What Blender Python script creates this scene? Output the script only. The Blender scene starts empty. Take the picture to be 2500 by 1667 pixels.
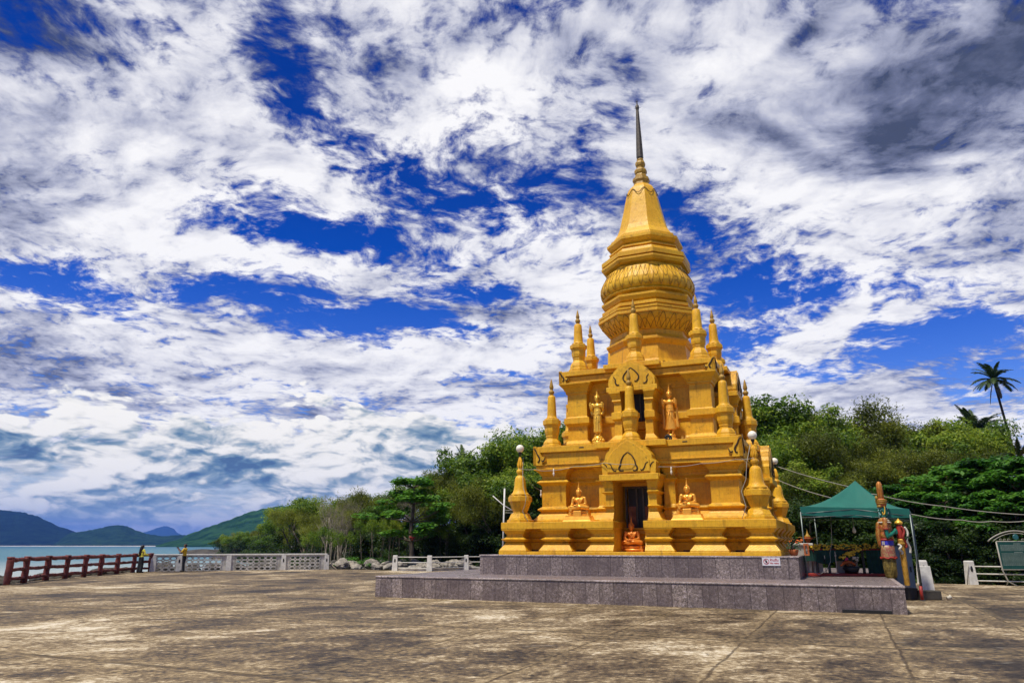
import bpy, bmesh, math, random
from mathutils import Vector, Matrix, noise
import numpy as np

R = math.radians
sc = bpy.context.scene
COL = sc.collection

# ----------------------------------------------------------------- camera
cam_data = bpy.data.cameras.new("camera")
cam = bpy.data.objects.new("camera", cam_data)
COL.objects.link(cam)
cam.location = (0, 0, 1.6)
cam.rotation_euler = (R(90 + 15.8218), 0, 0)
cam_data.sensor_width = 36.0
cam_data.lens = 25.264
cam_data.clip_start = 0.1
cam_data.clip_end = 60000
sc.camera = cam

# ----------------------------------------------------------------- exposure
sc.view_settings.view_transform = 'Standard'
sc.view_settings.look = 'None'
sc.view_settings.gamma = 1.0
sc.view_settings.exposure = 0.12
sc.cycles.use_denoising = True
sc.cycles.use_adaptive_sampling = True
sc.cycles.adaptive_threshold = 0.02
sc.cycles.max_bounces = 7
sc.cycles.diffuse_bounces = 4
sc.cycles.glossy_bounces = 3
sc.cycles.transparent_max_bounces = 8
sc.cycles.caustics_reflective = False
sc.cycles.caustics_refractive = False


# ----------------------------------------------------------------- node helper
class Nodes:
    """tiny expression builder for shader node trees"""
    def __init__(self, nt):
        self.nt = nt

    def node(self, kind, **kw):
        n = self.nt.nodes.new(kind)
        for k, v in kw.items():
            setattr(n, k, v)
        return n

    def put(self, sock, v):
        if isinstance(v, Val):
            self.nt.links.new(v.s, sock)
        elif isinstance(v, bpy.types.NodeSocket):
            self.nt.links.new(v, sock)
        elif isinstance(v, (tuple, list)) and sock.type == 'RGBA' and len(v) == 3:
            sock.default_value = (*v, 1)
        else:
            sock.default_value = v

    def math(self, op, *args, clamp=False):
        n = self.node('ShaderNodeMath', operation=op, use_clamp=clamp)
        for i, a in enumerate(args):
            self.put(n.inputs[i], a)
        return Val(self, n.outputs[0])

    def vmath(self, op, *args):
        n = self.node('ShaderNodeVectorMath', operation=op)
        for i, a in enumerate(args):
            self.put(n.inputs[i], a)
        return Val(self, n.outputs['Value' if op in ('LENGTH', 'DOT_PRODUCT', 'DISTANCE') else 'Vector'])

    def xyz(self, v):
        n = self.node('ShaderNodeSeparateXYZ')
        self.put(n.inputs[0], v)
        return [Val(self, o) for o in n.outputs]

    def vec(self, x, y, z=0.0):
        n = self.node('ShaderNodeCombineXYZ')
        for i, a in enumerate((x, y, z)):
            self.put(n.inputs[i], a)
        return Val(self, n.outputs[0])

    def noise(self, vec, scale=1.0, detail=2.0, rough=0.5, dist=0.0, lac=2.0, out='Fac', dims='3D'):
        n = self.node('ShaderNodeTexNoise', noise_dimensions=dims)
        if vec is not None:
            self.put(n.inputs['Vector'], vec)
        self.put(n.inputs['Scale'], scale)
        self.put(n.inputs['Detail'], detail)
        self.put(n.inputs['Roughness'], rough)
        self.put(n.inputs['Lacunarity'], lac)
        self.put(n.inputs['Distortion'], dist)
        return Val(self, n.outputs[0 if out == 'Fac' else 1])

    def voronoi(self, vec, scale=1.0, feature='F1', out='Distance', rand=1.0):
        n = self.node('ShaderNodeTexVoronoi', feature=feature)
        if vec is not None:
            self.put(n.inputs['Vector'], vec)
        self.put(n.inputs['Scale'], scale)
        self.put(n.inputs['Randomness'], rand)
        return Val(self, n.outputs[out])

    def step(self, v, a, b, lo=0.0, hi=1.0, smooth=True):
        n = self.node('ShaderNodeMapRange', interpolation_type='SMOOTHSTEP' if smooth else 'LINEAR', clamp=not smooth)
        for i, x in enumerate((v, a, b, lo, hi)):
            self.put(n.inputs[i], x)
        return Val(self, n.outputs[0])

    def mix(self, f, a, b, blend='MIX'):
        n = self.node('ShaderNodeMix', data_type='RGBA', blend_type=blend)
        self.put(n.inputs[0], f)
        self.put(n.inputs[6], a)
        self.put(n.inputs[7], b)
        return Val(self, n.outputs[2])

    def ramp(self, f, stops):
        n = self.node('ShaderNodeValToRGB')
        el = n.color_ramp.elements
        while len(el) < len(stops):
            el.new(0.5)
        for e, (p, c) in zip(el, stops):
            e.position = p
            e.color = (*c, 1)
        self.put(n.inputs[0], f)
        return Val(self, n.outputs[0])


class Val:
    def __init__(self, n, s):
        self.n, self.s = n, s

    def __add__(self, o): return self.n.math('ADD', self, o)
    __radd__ = __add__
    def __sub__(self, o): return self.n.math('SUBTRACT', self, o)
    def __rsub__(self, o): return self.n.math('SUBTRACT', o, self)
    def __mul__(self, o): return self.n.math('MULTIPLY', self, o)
    __rmul__ = __mul__
    def __truediv__(self, o): return self.n.math('DIVIDE', self, o)
    def __rtruediv__(self, o): return self.n.math('DIVIDE', o, self)
    def clamp(self): return self.max(0.0).min(1.0)
    def max(self, o): return self.n.math('MAXIMUM', self, o)
    def min(self, o): return self.n.math('MINIMUM', self, o)
    def pow(self, o): return self.n.math('POWER', self, o)


# ----------------------------------------------------------------- sky (world)
SUN_EL, SUN_AZ = R(66), R(224)      # azimuth clockwise from +Y: behind the camera, a little left
world = bpy.data.worlds.new("World")
sc.world = world
world.use_nodes = True
SKY_STRENGTH = 0.1


def build_sky():
    nt = world.node_tree
    nt.nodes.clear()
    N = Nodes(nt)
    tc = N.node('ShaderNodeTexCoord')
    d = Val(N, tc.outputs['Generated'])
    x, y, z = N.xyz(d)
    deg = 180 / math.pi
    az = N.math('ARCTAN2', x, y) * deg
    el = N.math('ARCSINE', z) * deg
    ae = N.vec(az, el, 0.0)

    def blob(prev, a, e, ra, re, rot, amp):
        """adds a soft elliptical patch of cloud cover, in degrees of azimuth and elevation, to a running sum;
        the sum rides along as a negligible third coordinate so that the patches are worked out one after another"""
        m = N.node('ShaderNodeMapping', vector_type='TEXTURE')
        m.inputs['Location'].default_value = (a, e, 0)
        m.inputs['Rotation'].default_value = (0, 0, R(rot))
        m.inputs['Scale'].default_value = (ra, re, 1e5)
        N.put(m.inputs['Vector'], N.vec(wx, wy, prev))
        r = N.vmath('LENGTH', Val(N, m.outputs[0]))
        return prev + N.step(r, 0.0, 1.7, amp, 0.0)

    # edges of the patches are torn by a slow warp
    wx = az + (N.noise(ae, 0.11, 3, 0.55) - 0.5) * 9.0
    wy = el + (N.noise(N.vmath('ADD', ae, (71.0, 13.0, 0)), 0.11, 3, 0.55) - 0.5) * 5.0

    cov = wx * 1e-7 + 0.8
    for b in (
            (-21.1, 36.6, 2.7, 5.1, 22, -0.46), (-37.0, 33.6, 4.3, 1.6, 21, -0.28), (9.0, 37.1, 3.5, 1.5, -8, -0.36),
            (0.2, 40.4, 6.0, 1.5, 0, -0.26), (-18.3, 32.7, 2.1, 2.0, 14, -0.3), (-23.0, 25.4, 4.5, 2.5, 6, -0.42),
            (-17.4, 23.9, 6.0, 2.0, 0, -0.5), (-12.0, 22.4, 6.6, 1.6, -9, -0.66), (-9.8, 28.6, 7.0, 2.2, -21, -0.52),
            (-22.0, 22.6, 5.0, 1.1, 0, -0.35), (0.9, 26.6, 8.6, 2.5, 7, -0.52), (6.4, 30.6, 4.3, 2.2, 21, -0.45),
            (-25.9, 17.6, 6.5, 1.1, 4, -0.56), (-14.8, 17.1, 9.6, 1.5, -6, -0.72), (-6.3, 16.6, 5.5, 1.1, -5, -0.5),
            (-35.9, 17.7, 3.5, 1.0, 0, -0.58), (-32.0, 16.4, 4.0, 1.0, -7, -0.35), (-3.5, 19.4, 5.5, 1.0, 5, -0.5),
            (-1.0, 22.2, 5.5, 1.0, 0, -0.3), (18.3, 19.2, 5.5, 4.5, -5, -0.5), (15.4, 25.4, 3.4, 1.8, -27, -0.5),
            (26.8, 18.4, 7.6, 1.5, -8, -0.48), (28.1, 14.8, 6.1, 2.1, -9, -0.5), (34.2, 13.9, 4.0, 1.5, 0, -0.46),
            (24.7, 15.9, 4.3, 1.1, 36, 0.75), (19.8, 14.4, 4.5, 1.5, -6, -0.35), (29.7, 16.0, 1.5, 1.0, 0, 0.45),
            (31.5, 13.1, 4.6, 1.0, 13, -0.2), (34.6, 10.3, 3.0, 2.5, 0, -0.5), (24.3, 12.4, 6.5, 1.0, 0, -0.42),
            (23.4, 9.9, 8.0, 1.5, -4, 0.5), (-0.9, 12.8, 7.0, 0.5, -4, -0.34), (11.4, 14.0, 5.5, 1.0, -5, -0.2),
            (-10.8, 14.0, 14.0, 2.0, 2, 0.3), (-30.8, 26.9, 10.8, 6.1, 13, 0.25), (24.8, 29.7, 16.4, 6.0, -12, 0.3),
            (-19.8, 29.7, 8.5, 2.1, -21, 0.3), (-4.7, 21.4, 9.6, 1.0, -6, 0.25), (-21.8, 31.8, 2.1, 1.6, 14, -0.2),
    ):
        cov = blob(cov, *b)
    dark = wx * 1e-7 + 0.0
    for b in (
            (34.5, 29.7, 9.5, 3.6, 18, 0.64), (39.3, 30.6, 4.1, 2.1, 14, 0.22), (31.1, 28.9, 3.5, 2.0, 8, 0.25),
            (21.4, 29.1, 5.8, 1.4, -31, 0.42), (25.0, 35.6, 3.0, 0.7, 9, 0.3), (37.2, 22.9, 2.7, 3.5, -22, 0.35),
            (-36.9, 33.4, 5.2, 2.5, 17, 0.5), (-20.9, 36.2, 2.2, 4.7, 27, 0.5), (-37.8, 25.6, 3.2, 5.6, 18, 0.22),
            (-33.0, 27.8, 3.6, 1.5, 16, 0.16), (-33.4, 11.7, 7.0, 2.1, 0, 0.3), (-26.7, 15.0, 4.5, 1.5, 6, 0.14),
            (9.0, 37.1, 6.5, 2.0, -4, 0.35),
    ):
        dark = blob(dark, *b)
    base_dark = wx * 1e-7 + 0.0
    for b in (
            (-20.4, 6.4, 7.0, 0.5, 0, 0.62), (-31.8, 6.1, 4.5, 0.5, 0, 0.5), (-23.0, 9.0, 3.6, 1.6, 16, 0.28),
            (-6.1, 9.7, 3.0, 2.0, 0, 0.3), (-28.6, 1.8, 11.0, 1.5, 0, 0.2), (-18.6, 10.4, 5.0, 1.6, 0, -0.3),
            (-30.3, 8.4, 4.0, 1.0, 7, -0.25), (-10.2, 7.6, 5.0, 2.1, 0, -0.3), (11.1, 8.2, 10.0, 5.0, 0, -0.25),
    ):
        base_dark = blob(base_dark, *b)
    lowcov = wx * 1e-7 + 0.0
    for b in (
            (-18.3, 11.2, 3.5, 2.0, 8, 0.42), (-30.9, 9.3, 4.0, 2.0, 0, 0.32), (-23.0, 9.0, 2.5, 2.0, 0, 0.15),
            (-8.5, 9.6, 4.0, 2.0, 7, 0.25), (-20.4, 6.6, 10.0, 1.5, 3, 0.35), (-7.8, 7.6, 9.0, 3.5, 0, 0.35),
            (-27.5, 3.5, 11.5, 1.5, 2, 0.05),
    ):
        lowcov = blob(lowcov, *b)
    lowmask = N.step(az, -5.0, 14.0, 1.0, 0.0) * N.step(az, -120.0, -80.0)
    # high layer seen on a plane overhead
    zz = z.max(0.0) + 0.13
    px, py = x / zz, y / zz
    P = N.vec(px, py, 0.0)
    Q = N.vec(px + (N.noise(P, 1.3, 3, 0.5) - 0.5) * 0.35, py + (N.noise(N.vmath('ADD', P, (5.0, 9.0, 0)), 1.3, 3, 0.5) - 0.5) * 0.35, 0.0)
    big = N.noise(Q, 1.5, 4, 0.5)
    fine = N.noise(Q, 4.2, 9, 0.62, 0.15)
    puff = N.noise(N.vmath('ADD', Q, (3.1, 7.7, 0)), 17.0, 5, 0.62, 0.35)
    ripple = N.noise(N.vmath('ADD', Q, (1.3, 4.1, 0)), 38.0, 3, 0.6, 0.3)
    rear = N.step(N.math('ABSOLUTE', az), 62.0, 105.0)  # unseen sky behind the camera, thinned and dimmed to cut frontal fill
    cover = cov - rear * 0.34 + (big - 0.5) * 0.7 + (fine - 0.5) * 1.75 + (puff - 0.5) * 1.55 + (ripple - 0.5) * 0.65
    alpha = N.step(cover, 0.20, 0.80)
    lit = N.noise(N.vmath('ADD', Q, (0.02, 0.06, 0)), 4.2, 5, 0.58, 0.15)
    relief = (fine - lit) * 1.2
    thin = N.step(cover, 0.2, 1.0, 0.22, 0.0)       # ragged thin cloud lets the deep sky darken it
    soft = N.noise(N.vmath('ADD', Q, (5.3, 1.9, 0)), 2.6, 5, 0.5)
    shade_hi = (0.11 + dark * (0.55 + (1.0 - fine) * 0.9) + thin + (0.57 - big) * 1.25 + (soft - 0.5) * 1.25 - relief + (0.5 - puff) * 0.42 * (1.0 - N.step(cover, 0.6, 1.2, 0.0, 0.7))).clamp()
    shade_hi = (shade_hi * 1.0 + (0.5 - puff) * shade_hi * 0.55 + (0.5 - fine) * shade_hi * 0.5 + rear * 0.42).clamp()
    c_hi = N.ramp(shade_hi, [(0.0, (0.93, 0.92, 0.93)), (0.18, (0.76, 0.76, 0.81)), (0.45, (0.40, 0.42, 0.54)), (0.75, (0.15, 0.17, 0.27)), (1.0, (0.06, 0.075, 0.13))])

    # cumulus banks near the horizon, flat grey bases
    cv = N.vec(az * 0.085, el * 0.21, 0.0)
    cw = N.vec(az * 0.085 + (N.noise(cv, 1.6, 3, 0.5) - 0.5) * 0.5, el * 0.21 + (N.noise(N.vmath('ADD', cv, (5.0, 9.0, 0)), 1.6, 3, 0.5) - 0.5) * 0.35, 0.0)
    def billow(off):
        q = N.vmath('ADD', cw, off)
        vo = N.node('ShaderNodeTexVoronoi', feature='SMOOTH_F1')
        vo.inputs['Scale'].default_value = 3.4
        vo.inputs['Detail'].default_value = 3.0
        vo.inputs['Roughness'].default_value = 0.55
        vo.inputs['Smoothness'].default_value = 0.5
        N.put(vo.inputs['Vector'], q)
        return N.noise(q, 1.35, 7, 0.56, 0.15) + (0.42 - Val(N, vo.outputs['Distance'])) * 0.32
    cu = billow((0, 0, 0))
    cu2 = billow((-0.03, 0.10, 0))
    cu3 = N.noise(N.vmath('ADD', cw, (-0.10, 0.40, 0)), 1.35, 3, 0.5, 0.2)
    crest = 11.2 + (cu - 0.5) * 13.0 + lowcov * 5.0          # height of the cumulus tops
    low = N.step(crest - el, 0.0, 0.9) * lowmask
    rim = N.step(crest - el, 0.0, 3.6, 0.30, 0.0)
    cu_a = N.step(cu + lowcov, 0.16, 0.34) * low
    knob = N.noise(cw, 6.0, 5, 0.6, 0.2) - N.noise(N.vmath('ADD', cw, (-0.02, 0.05, 0)), 6.0, 3, 0.6, 0.2)
    shade_lo = (0.31 - rim * 0.7 + (cu2 - cu) * 2.6 + (cu3 - 0.5) * 1.9 + base_dark * 0.95 - knob * 1.1).clamp()
    c_lo = N.ramp(shade_lo, [(0.0, (1.0, 0.97, 0.91)), (0.20, (0.90, 0.88, 0.83)), (0.42, (0.56, 0.60, 0.62)), (0.62, (0.26, 0.36, 0.44)), (0.85, (0.12, 0.22, 0.33)), (1.0, (0.08, 0.15, 0.26))])
    haze_c = N.mix(N.step(el, 0.0, 7.0), (0.36, 0.47, 0.60), (0.46, 0.60, 0.68))
    warm = N.step(az, -5, 25)
    c_lo = N.mix(N.step(el, 0.5, 4.5, 0.55, 0.0), c_lo, haze_c)

    k = 1.0 / SKY_STRENGTH
    def up(c): return N.vmath('SCALE', c) 
    def scaled(c):
        n = N.node('ShaderNodeVectorMath', operation='SCALE')
        N.put(n.inputs[0], c)
        n.inputs[3].default_value = k
        return Val(N, n.outputs[0])
    sky = N.node('ShaderNodeTexSky', sky_type='NISHITA', sun_disc=False)
    sky.sun_elevation = SUN_EL
    sky.sun_rotation = SUN_AZ
    sky.air_density = 1.0
    sky.dust_density = 0.3
    sky.ozone_density = 3.0
    hs = N.node('ShaderNodeHueSaturation')
    hs.inputs['Hue'].default_value = 0.533
    hs.inputs['Saturation'].default_value = 1.5
    N.put(hs.inputs['Value'], N.step(el, 4, 36, 1.45, 0.80))
    N.put(hs.inputs['Color'], sky.outputs[0])
    blue = Val(N, hs.outputs[0])

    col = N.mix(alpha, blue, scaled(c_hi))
    col = N.mix(low * 0.70 * (1 - warm) * N.step(el, 3.0, 9.0, 1.0, 0.25), col, scaled(haze_c))
    col = N.mix(cu_a, col, scaled(c_lo))
    bg = N.node('ShaderNodeBackground')
    bg.inputs['Strength'].default_value = SKY_STRENGTH
    N.put(bg.inputs['Color'], col)
    out = N.node('ShaderNodeOutputWorld')
    nt.links.new(bg.outputs[0], out.inputs[0])
    world.cycles.sampling_method = 'MANUAL'
    world.cycles.sample_map_resolution = 512


build_sky()

# ----------------------------------------------------------------- sun, veiled by thin cloud
sun_data = bpy.data.lights.new("sun", 'SUN')
sun = bpy.data.objects.new("sun", sun_data)
COL.objects.link(sun)
sun_data.energy = 4.4
sun_data.angle = R(5)
sun_data.color = (1.0, 0.94, 0.84)
sun.rotation_euler = (R(90) - SUN_EL, 0, math.pi - SUN_AZ)

# ----------------------------------------------------------------- helpers: meshes and things
rng = random.Random(7)
TH = R(15.8218)
FPX = 1754.45          # focal length of the photograph in its own pixels (2500 wide)


def ray(px, py):
    v = (py - 833.5) / FPX
    return Vector(((px - 1250) / FPX, math.cos(TH) + v * math.sin(TH), math.sin(TH) - v * math.cos(TH)))


def at(px, py, Y):
    """world point at distance Y along the view through a point of the 2500-wide photograph"""
    d = ray(px, py)
    return Vector((0, 0, 1.6)) + d * (Y / d.y)


def ground(px, py, z=0.0):
    d = ray(px, py)
    return Vector((0, 0, 1.6)) + d * ((z - 1.6) / d.z)


class MB:
    """collects shapes and links them as ONE mesh object"""
    def __init__(self):
        self.v, self.f, self.sm = [], [], []

    def add(self, verts, faces, M=None, smooth=False):
        o = len(self.v)
        for p in verts:
            p = Vector(p)
            self.v.append(tuple(M @ p) if M else tuple(p))
        for f in faces:
            self.f.append(tuple(i + o for i in f))
            self.sm.append(smooth)
        return self

    def box(self, c, s, M=None, rz=0.0, bev=0.0):
        x, y, z = s[0] / 2, s[1] / 2, s[2] / 2
        T = Matrix.Translation(c) @ Matrix.Rotation(rz, 4, 'Z')
        if M:
            T = M @ T
        if bev > 0:
            b = bev
            pts, n = [], 0
            rings = [(x - b, y - b, -z), (x, y, -z + b), (x, y, z - b), (x - b, y - b, z)]
            for (a, d, h) in rings:
                pts += [(-a, -d, h), (a, -d, h), (a, d, h), (-a, d, h)]
            fs = [(3, 2, 1, 0), (12, 13, 14, 15)]
            for r in range(3):
                for i in range(4):
                    j = (i + 1) % 4
                    fs.append((r * 4 + i, r * 4 + j, r * 4 + 4 + j, r * 4 + 4 + i))
            return self.add(pts, fs, T)
        pts = [(-x, -y, -z), (x, -y, -z), (x, y, -z), (-x, y, -z), (-x, -y, z), (x, -y, z), (x, y, z), (-x, y, z)]
        return self.add(pts, [(3, 2, 1, 0), (4, 5, 6, 7), (0, 1, 5, 4), (1, 2, 6, 5), (2, 3, 7, 6), (3, 0, 4, 7)], T)

    def span(self, x0, x1, y0, y1, z0, z1, M=None, bev=0.0):
        return self.box(((x0 + x1) / 2, (y0 + y1) / 2, (z0 + z1) / 2), (abs(x1 - x0), abs(y1 - y0), abs(z1 - z0)), M, 0, bev)

    def mould(self, x0, x1, y0, y1, prof, M=None, sides=(1, 1, 1, 1), k=1.0):
        """block with a moulded profile [(outward offset, z)...]; sides = (x0, x1, y0, y1) that carry it"""
        pts, fs = [], []
        for (o, z) in prof:
            o *= k
            a, b, c, d = x0 - o * sides[0], x1 + o * sides[1], y0 - o * sides[2], y1 + o * sides[3]
            pts += [(a, c, z), (b, c, z), (b, d, z), (a, d, z)]
        n = len(prof)
        for r in range(n - 1):
            for i in range(4):
                j = (i + 1) % 4
                fs.append((r * 4 + i, r * 4 + j, r * 4 + 4 + j, r * 4 + 4 + i))
        fs += [(3, 2, 1, 0), (n * 4 - 4, n * 4 - 3, n * 4 - 2, n * 4 - 1)]
        return self.add(pts, fs, M)

    def lathe(self, prof, seg=16, M=None, phase=0.0, smooth=False, cap=True):
        pts, fs = [], []
        for (r, z) in prof:
            for i in range(seg):
                a = phase + 2 * math.pi * i / seg
                pts.append((r * math.cos(a), r * math.sin(a), z))
        n = len(prof)
        for k in range(n - 1):
            for i in range(seg):
                j = (i + 1) % seg
                fs.append((k * seg + i, k * seg + j, k * seg + seg + j, k * seg + seg + i))
        self.add(pts, fs, M, smooth)
        if cap:
            o = len(self.v) - len(pts)
            self.f += [tuple(o + i for i in range(seg))[::-1], tuple(o + (n - 1) * seg + i for i in range(seg))]
            self.sm += [False, False]
        return self

    def tube(self, path, rad, seg=8, M=None, smooth=True, cap=True):
        """round bar along a list of points; rad a number or one per point"""
        P = [Vector(p) for p in path]
        n = len(P)
        rs = rad if isinstance(rad, (list, tuple)) else [rad] * n
        pts, fs = [], []
        ref = None
        for i, p in enumerate(P):
            t = (P[min(i + 1, n - 1)] - P[max(i - 1, 0)]).normalized()
            if ref is None:
                ref = t.orthogonal().normalized()
            ref = (ref - t * ref.dot(t))
            ref = ref.normalized() if ref.length > 1e-6 else t.orthogonal().normalized()
            b = t.cross(ref)
            for k in range(seg):
                a = 2 * math.pi * k / seg
                pts.append(p + (ref * math.cos(a) + b * math.sin(a)) * rs[i])
        for i in range(n - 1):
            for k in range(seg):
                j = (k + 1) % seg
                fs.append((i * seg + k, i * seg + j, i * seg + seg + j, i * seg + seg + k))
        if cap:
            fs += [tuple(range(seg))[::-1], tuple((n - 1) * seg + k for k in range(seg))]
        return self.add(pts, fs, M, smooth)

    def extrude(self, outline, y0, y1, M=None, inset=0.0):
        """flat outline of (x, z) points given depth along y; optional chamfer towards y0"""
        n = len(outline)
        cx = sum(p[0] for p in outline) / n
        cz = sum(p[1] for p in outline) / n
        pts = []
        if inset:
            pts += [(cx + (x - cx) * (1 - inset), y0, cz + (z - cz) * (1 - inset)) for x, z in outline]
            pts += [(x, y0 + (y1 - y0) * 0.2, z) for x, z in outline]
        else:
            pts += [(x, y0, z) for x, z in outline]
        pts += [(x, y1, z) for x, z in outline]
        L = len(pts) // n
        fs = [tuple(range(n)), tuple((L - 1) * n + i for i in range(n))[::-1]]
        for r in range(L - 1):
            for i in range(n):
                j = (i + 1) % n
                fs.append((r * n + j, r * n + i, r * n + n + i, r * n + n + j))
        return self.add(pts, fs, M)

    def ball(self, c, r, M=None, seg=14, rings=8, smooth=True):
        rx, ry, rz = r if isinstance(r, (tuple, list)) else (r, r, r)
        pts, fs = [(0, 0, -rz)], []
        for k in range(1, rings):
            a = -math.pi / 2 + math.pi * k / rings
            for i in range(seg):
                b = 2 * math.pi * i / seg
                pts.append((rx * math.cos(a) * math.cos(b), ry * math.cos(a) * math.sin(b), rz * math.sin(a)))
        pts.append((0, 0, rz))
        for i in range(seg):
            j = (i + 1) % seg
            fs.append((0, 1 + j, 1 + i))
            fs.append((len(pts) - 1, len(pts) - 1 - seg + i, len(pts) - 1 - seg + j))
            for k in range(rings - 2):
                a = 1 + k * seg
                fs.append((a + i, a + j, a + seg + j, a + seg + i))
        T = Matrix.Translation(c)
        return self.add(pts, fs, (M @ T) if M else T, smooth)

    def mesh(self, name):
        me = bpy.data.meshes.new(name)
        me.from_pydata(self.v, [], self.f)
        me.polygons.foreach_set('use_smooth', self.sm)
        bm = bmesh.new()
        bm.from_mesh(me)
        bmesh.ops.recalc_face_normals(bm, faces=bm.faces)
        bm.to_mesh(me)
        bm.free()
        return me

    def build(self, name, mat, parent=None):
        o = bpy.data.objects.new(name, self.mesh(name))
        o.data.materials.append(mat)
        COL.objects.link(o)
        if parent:
            o.parent = parent
        return o


def thing(name, label, cat, loc=(0, 0, 0), rz=0.0, group=None):
    o = bpy.data.objects.new(name, None)
    COL.objects.link(o)
    o.empty_display_size = 0.2
    o.location = loc
    o.rotation_euler = (0, 0, rz)
    o['label'], o['category'] = label, cat
    if group:
        o['group'] = group
    return o


def tag(o, label, cat, group=None):
    o['label'], o['category'] = label, cat
    if group:
        o['group'] = group
    return o


def structure(o):
    o['kind'] = 'structure'
    return o


def copy_tree(o, parent=None):
    c = o.copy()
    COL.objects.link(c)
    if parent:
        c.parent = parent
    for ch in list(o.children):
        copy_tree(ch, c)
    return c


class Clay:
    """a body modelled from overlapping rounded masses fused into one continuous surface"""
    def __init__(self):
        self.mb = MB()

    def ball(self, c, r, rot=None):
        M = Matrix.Translation(c)
        if rot:
            from mathutils import Euler
            M = M @ Euler([R(a) for a in rot]).to_matrix().to_4x4()
        self.mb.ball((0, 0, 0), r, M, 16, 10)
        return self

    def limb(self, pts, rads):
        for i in range(len(pts) - 1):
            a, b = Vector(pts[i]), Vector(pts[i + 1])
            self.mb.tube([a, a.lerp(b, .5), b], [rads[i], (rads[i] + rads[i + 1]) / 2, rads[i + 1]], 10)
            self.mb.ball(a, rads[i], None, 10, 6)
        self.mb.ball(pts[-1], rads[-1], None, 10, 6)
        return self

    def build(self, name, mat, parent=None, voxel=0.012, smooth=4):
        src = bpy.data.objects.new(name + '_clay', self.mb.mesh(name))
        COL.objects.link(src)
        m = src.modifiers.new('r', 'REMESH')
        m.mode = 'VOXEL'
        m.voxel_size = voxel
        s = src.modifiers.new('s', 'SMOOTH')
        s.factor = 0.5
        s.iterations = smooth
        dg = bpy.context.evaluated_depsgraph_get()
        me = bpy.data.meshes.new_from_object(src.evaluated_get(dg))
        bpy.data.objects.remove(src)
        me.polygons.foreach_set('use_smooth', [True] * len(me.polygons))
        o = bpy.data.objects.new(name, me)
        me.materials.clear()
        me.materials.append(mat)
        COL.objects.link(o)
        if parent:
            o.parent = parent
        return o


# ----------------------------------------------------------------- materials
def material(name):
    m = bpy.data.materials.new(name)
    m.use_nodes = True
    nt = m.node_tree
    b = nt.nodes['Principled BSDF']
    return m, Nodes(nt), b


def plain(name, col, rough=0.6, metal=0.0, var=0.12, scale=6.0, bump=0.0, spec=0.4):
    """one paint or cloth with slight mottling and wear"""
    m, N, b = material(name)
    tc = N.node('ShaderNodeTexCoord')
    p = Val(N, tc.outputs['Object'])
    n = N.noise(p, scale, 5, 0.6)
    c = N.mix(N.step(n, 0.3, 0.7), tuple(x * (1 - var) for x in col), tuple(min(1, x * (1 + var)) for x in col))
    N.put(b.inputs['Base Color'], c)
    N.put(b.inputs['Roughness'], (n - 0.5) * 0.2 + rough)
    b.inputs['Metallic'].default_value = metal
    b.inputs['Specular IOR Level'].default_value = spec
    if bump:
        bn = N.node('ShaderNodeBump')
        bn.inputs['Strength'].default_value = bump
        bn.inputs['Distance'].default_value = 0.02
        N.put(bn.inputs['Height'], N.noise(p, scale * 4, 4, 0.6))
        N.put(b.inputs['Normal'], bn.outputs[0])
    return m


def gold_paint(name, base, hi, lo, rough=0.42):
    """gilded mosaic render: small square tiles, weather streaks, grime"""
    m, N, b = material(name)
    g = N.node('ShaderNodeNewGeometry')
    p = Val(N, g.outputs['Position'])
    n1 = N.noise(p, 0.9, 5, 0.6)
    n2 = N.noise(p, 9.0, 5, 0.65)
    st = N.noise(N.vmath('MULTIPLY', p, (5.0, 5.0, 0.55)), 1.0, 5, 0.6)
    c = N.mix(N.step(n1, 0.3, 0.72), base, hi)
    c = N.mix(N.step(n2, 0.42, 0.70) * 0.38, c, lo)
    c = N.mix(N.step(st, 0.55, 0.74) * 0.42, c, (0.21, 0.085, 0.008))
    c = N.mix(N.step(N.noise(p, 2.6, 8, 0.74), 0.57, 0.70) * 0.55, c, (0.085, 0.040, 0.010))
    nz = N.xyz(Val(N, g.outputs['Normal']))[2]
    grime = N.step(nz, 0.55, 0.9) * N.step(N.noise(p, 5.0, 6, 0.7), 0.35, 0.60)
    c = N.mix(grime * 0.55, c, (0.075, 0.045, 0.014))
    br = N.node('ShaderNodeTexVoronoi', feature='DISTANCE_TO_EDGE')
    br.inputs['Scale'].default_value = 21.0
    br.inputs['Randomness'].default_value = 0.12
    N.put(br.inputs['Vector'], p)
    grout = N.step(br.outputs['Distance'], 0.0, 0.08, 1.0, 0.0)
    c = N.mix(grout * 0.26, c, (0.20, 0.09, 0.01))
    N.put(b.inputs['Base Color'], c)
    N.put(b.inputs['Roughness'], n2 * 0.25 + (rough - 0.1))
    b.inputs['Specular IOR Level'].default_value = 0.35
    bn = N.node('ShaderNodeBump')
    bn.inputs['Strength'].default_value = 0.5
    bn.inputs['Distance'].default_value = 0.02
    N.put(bn.inputs['Height'], n2 - grout * 0.2)
    N.put(b.inputs['Normal'], bn.outputs[0])
    return m


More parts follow.
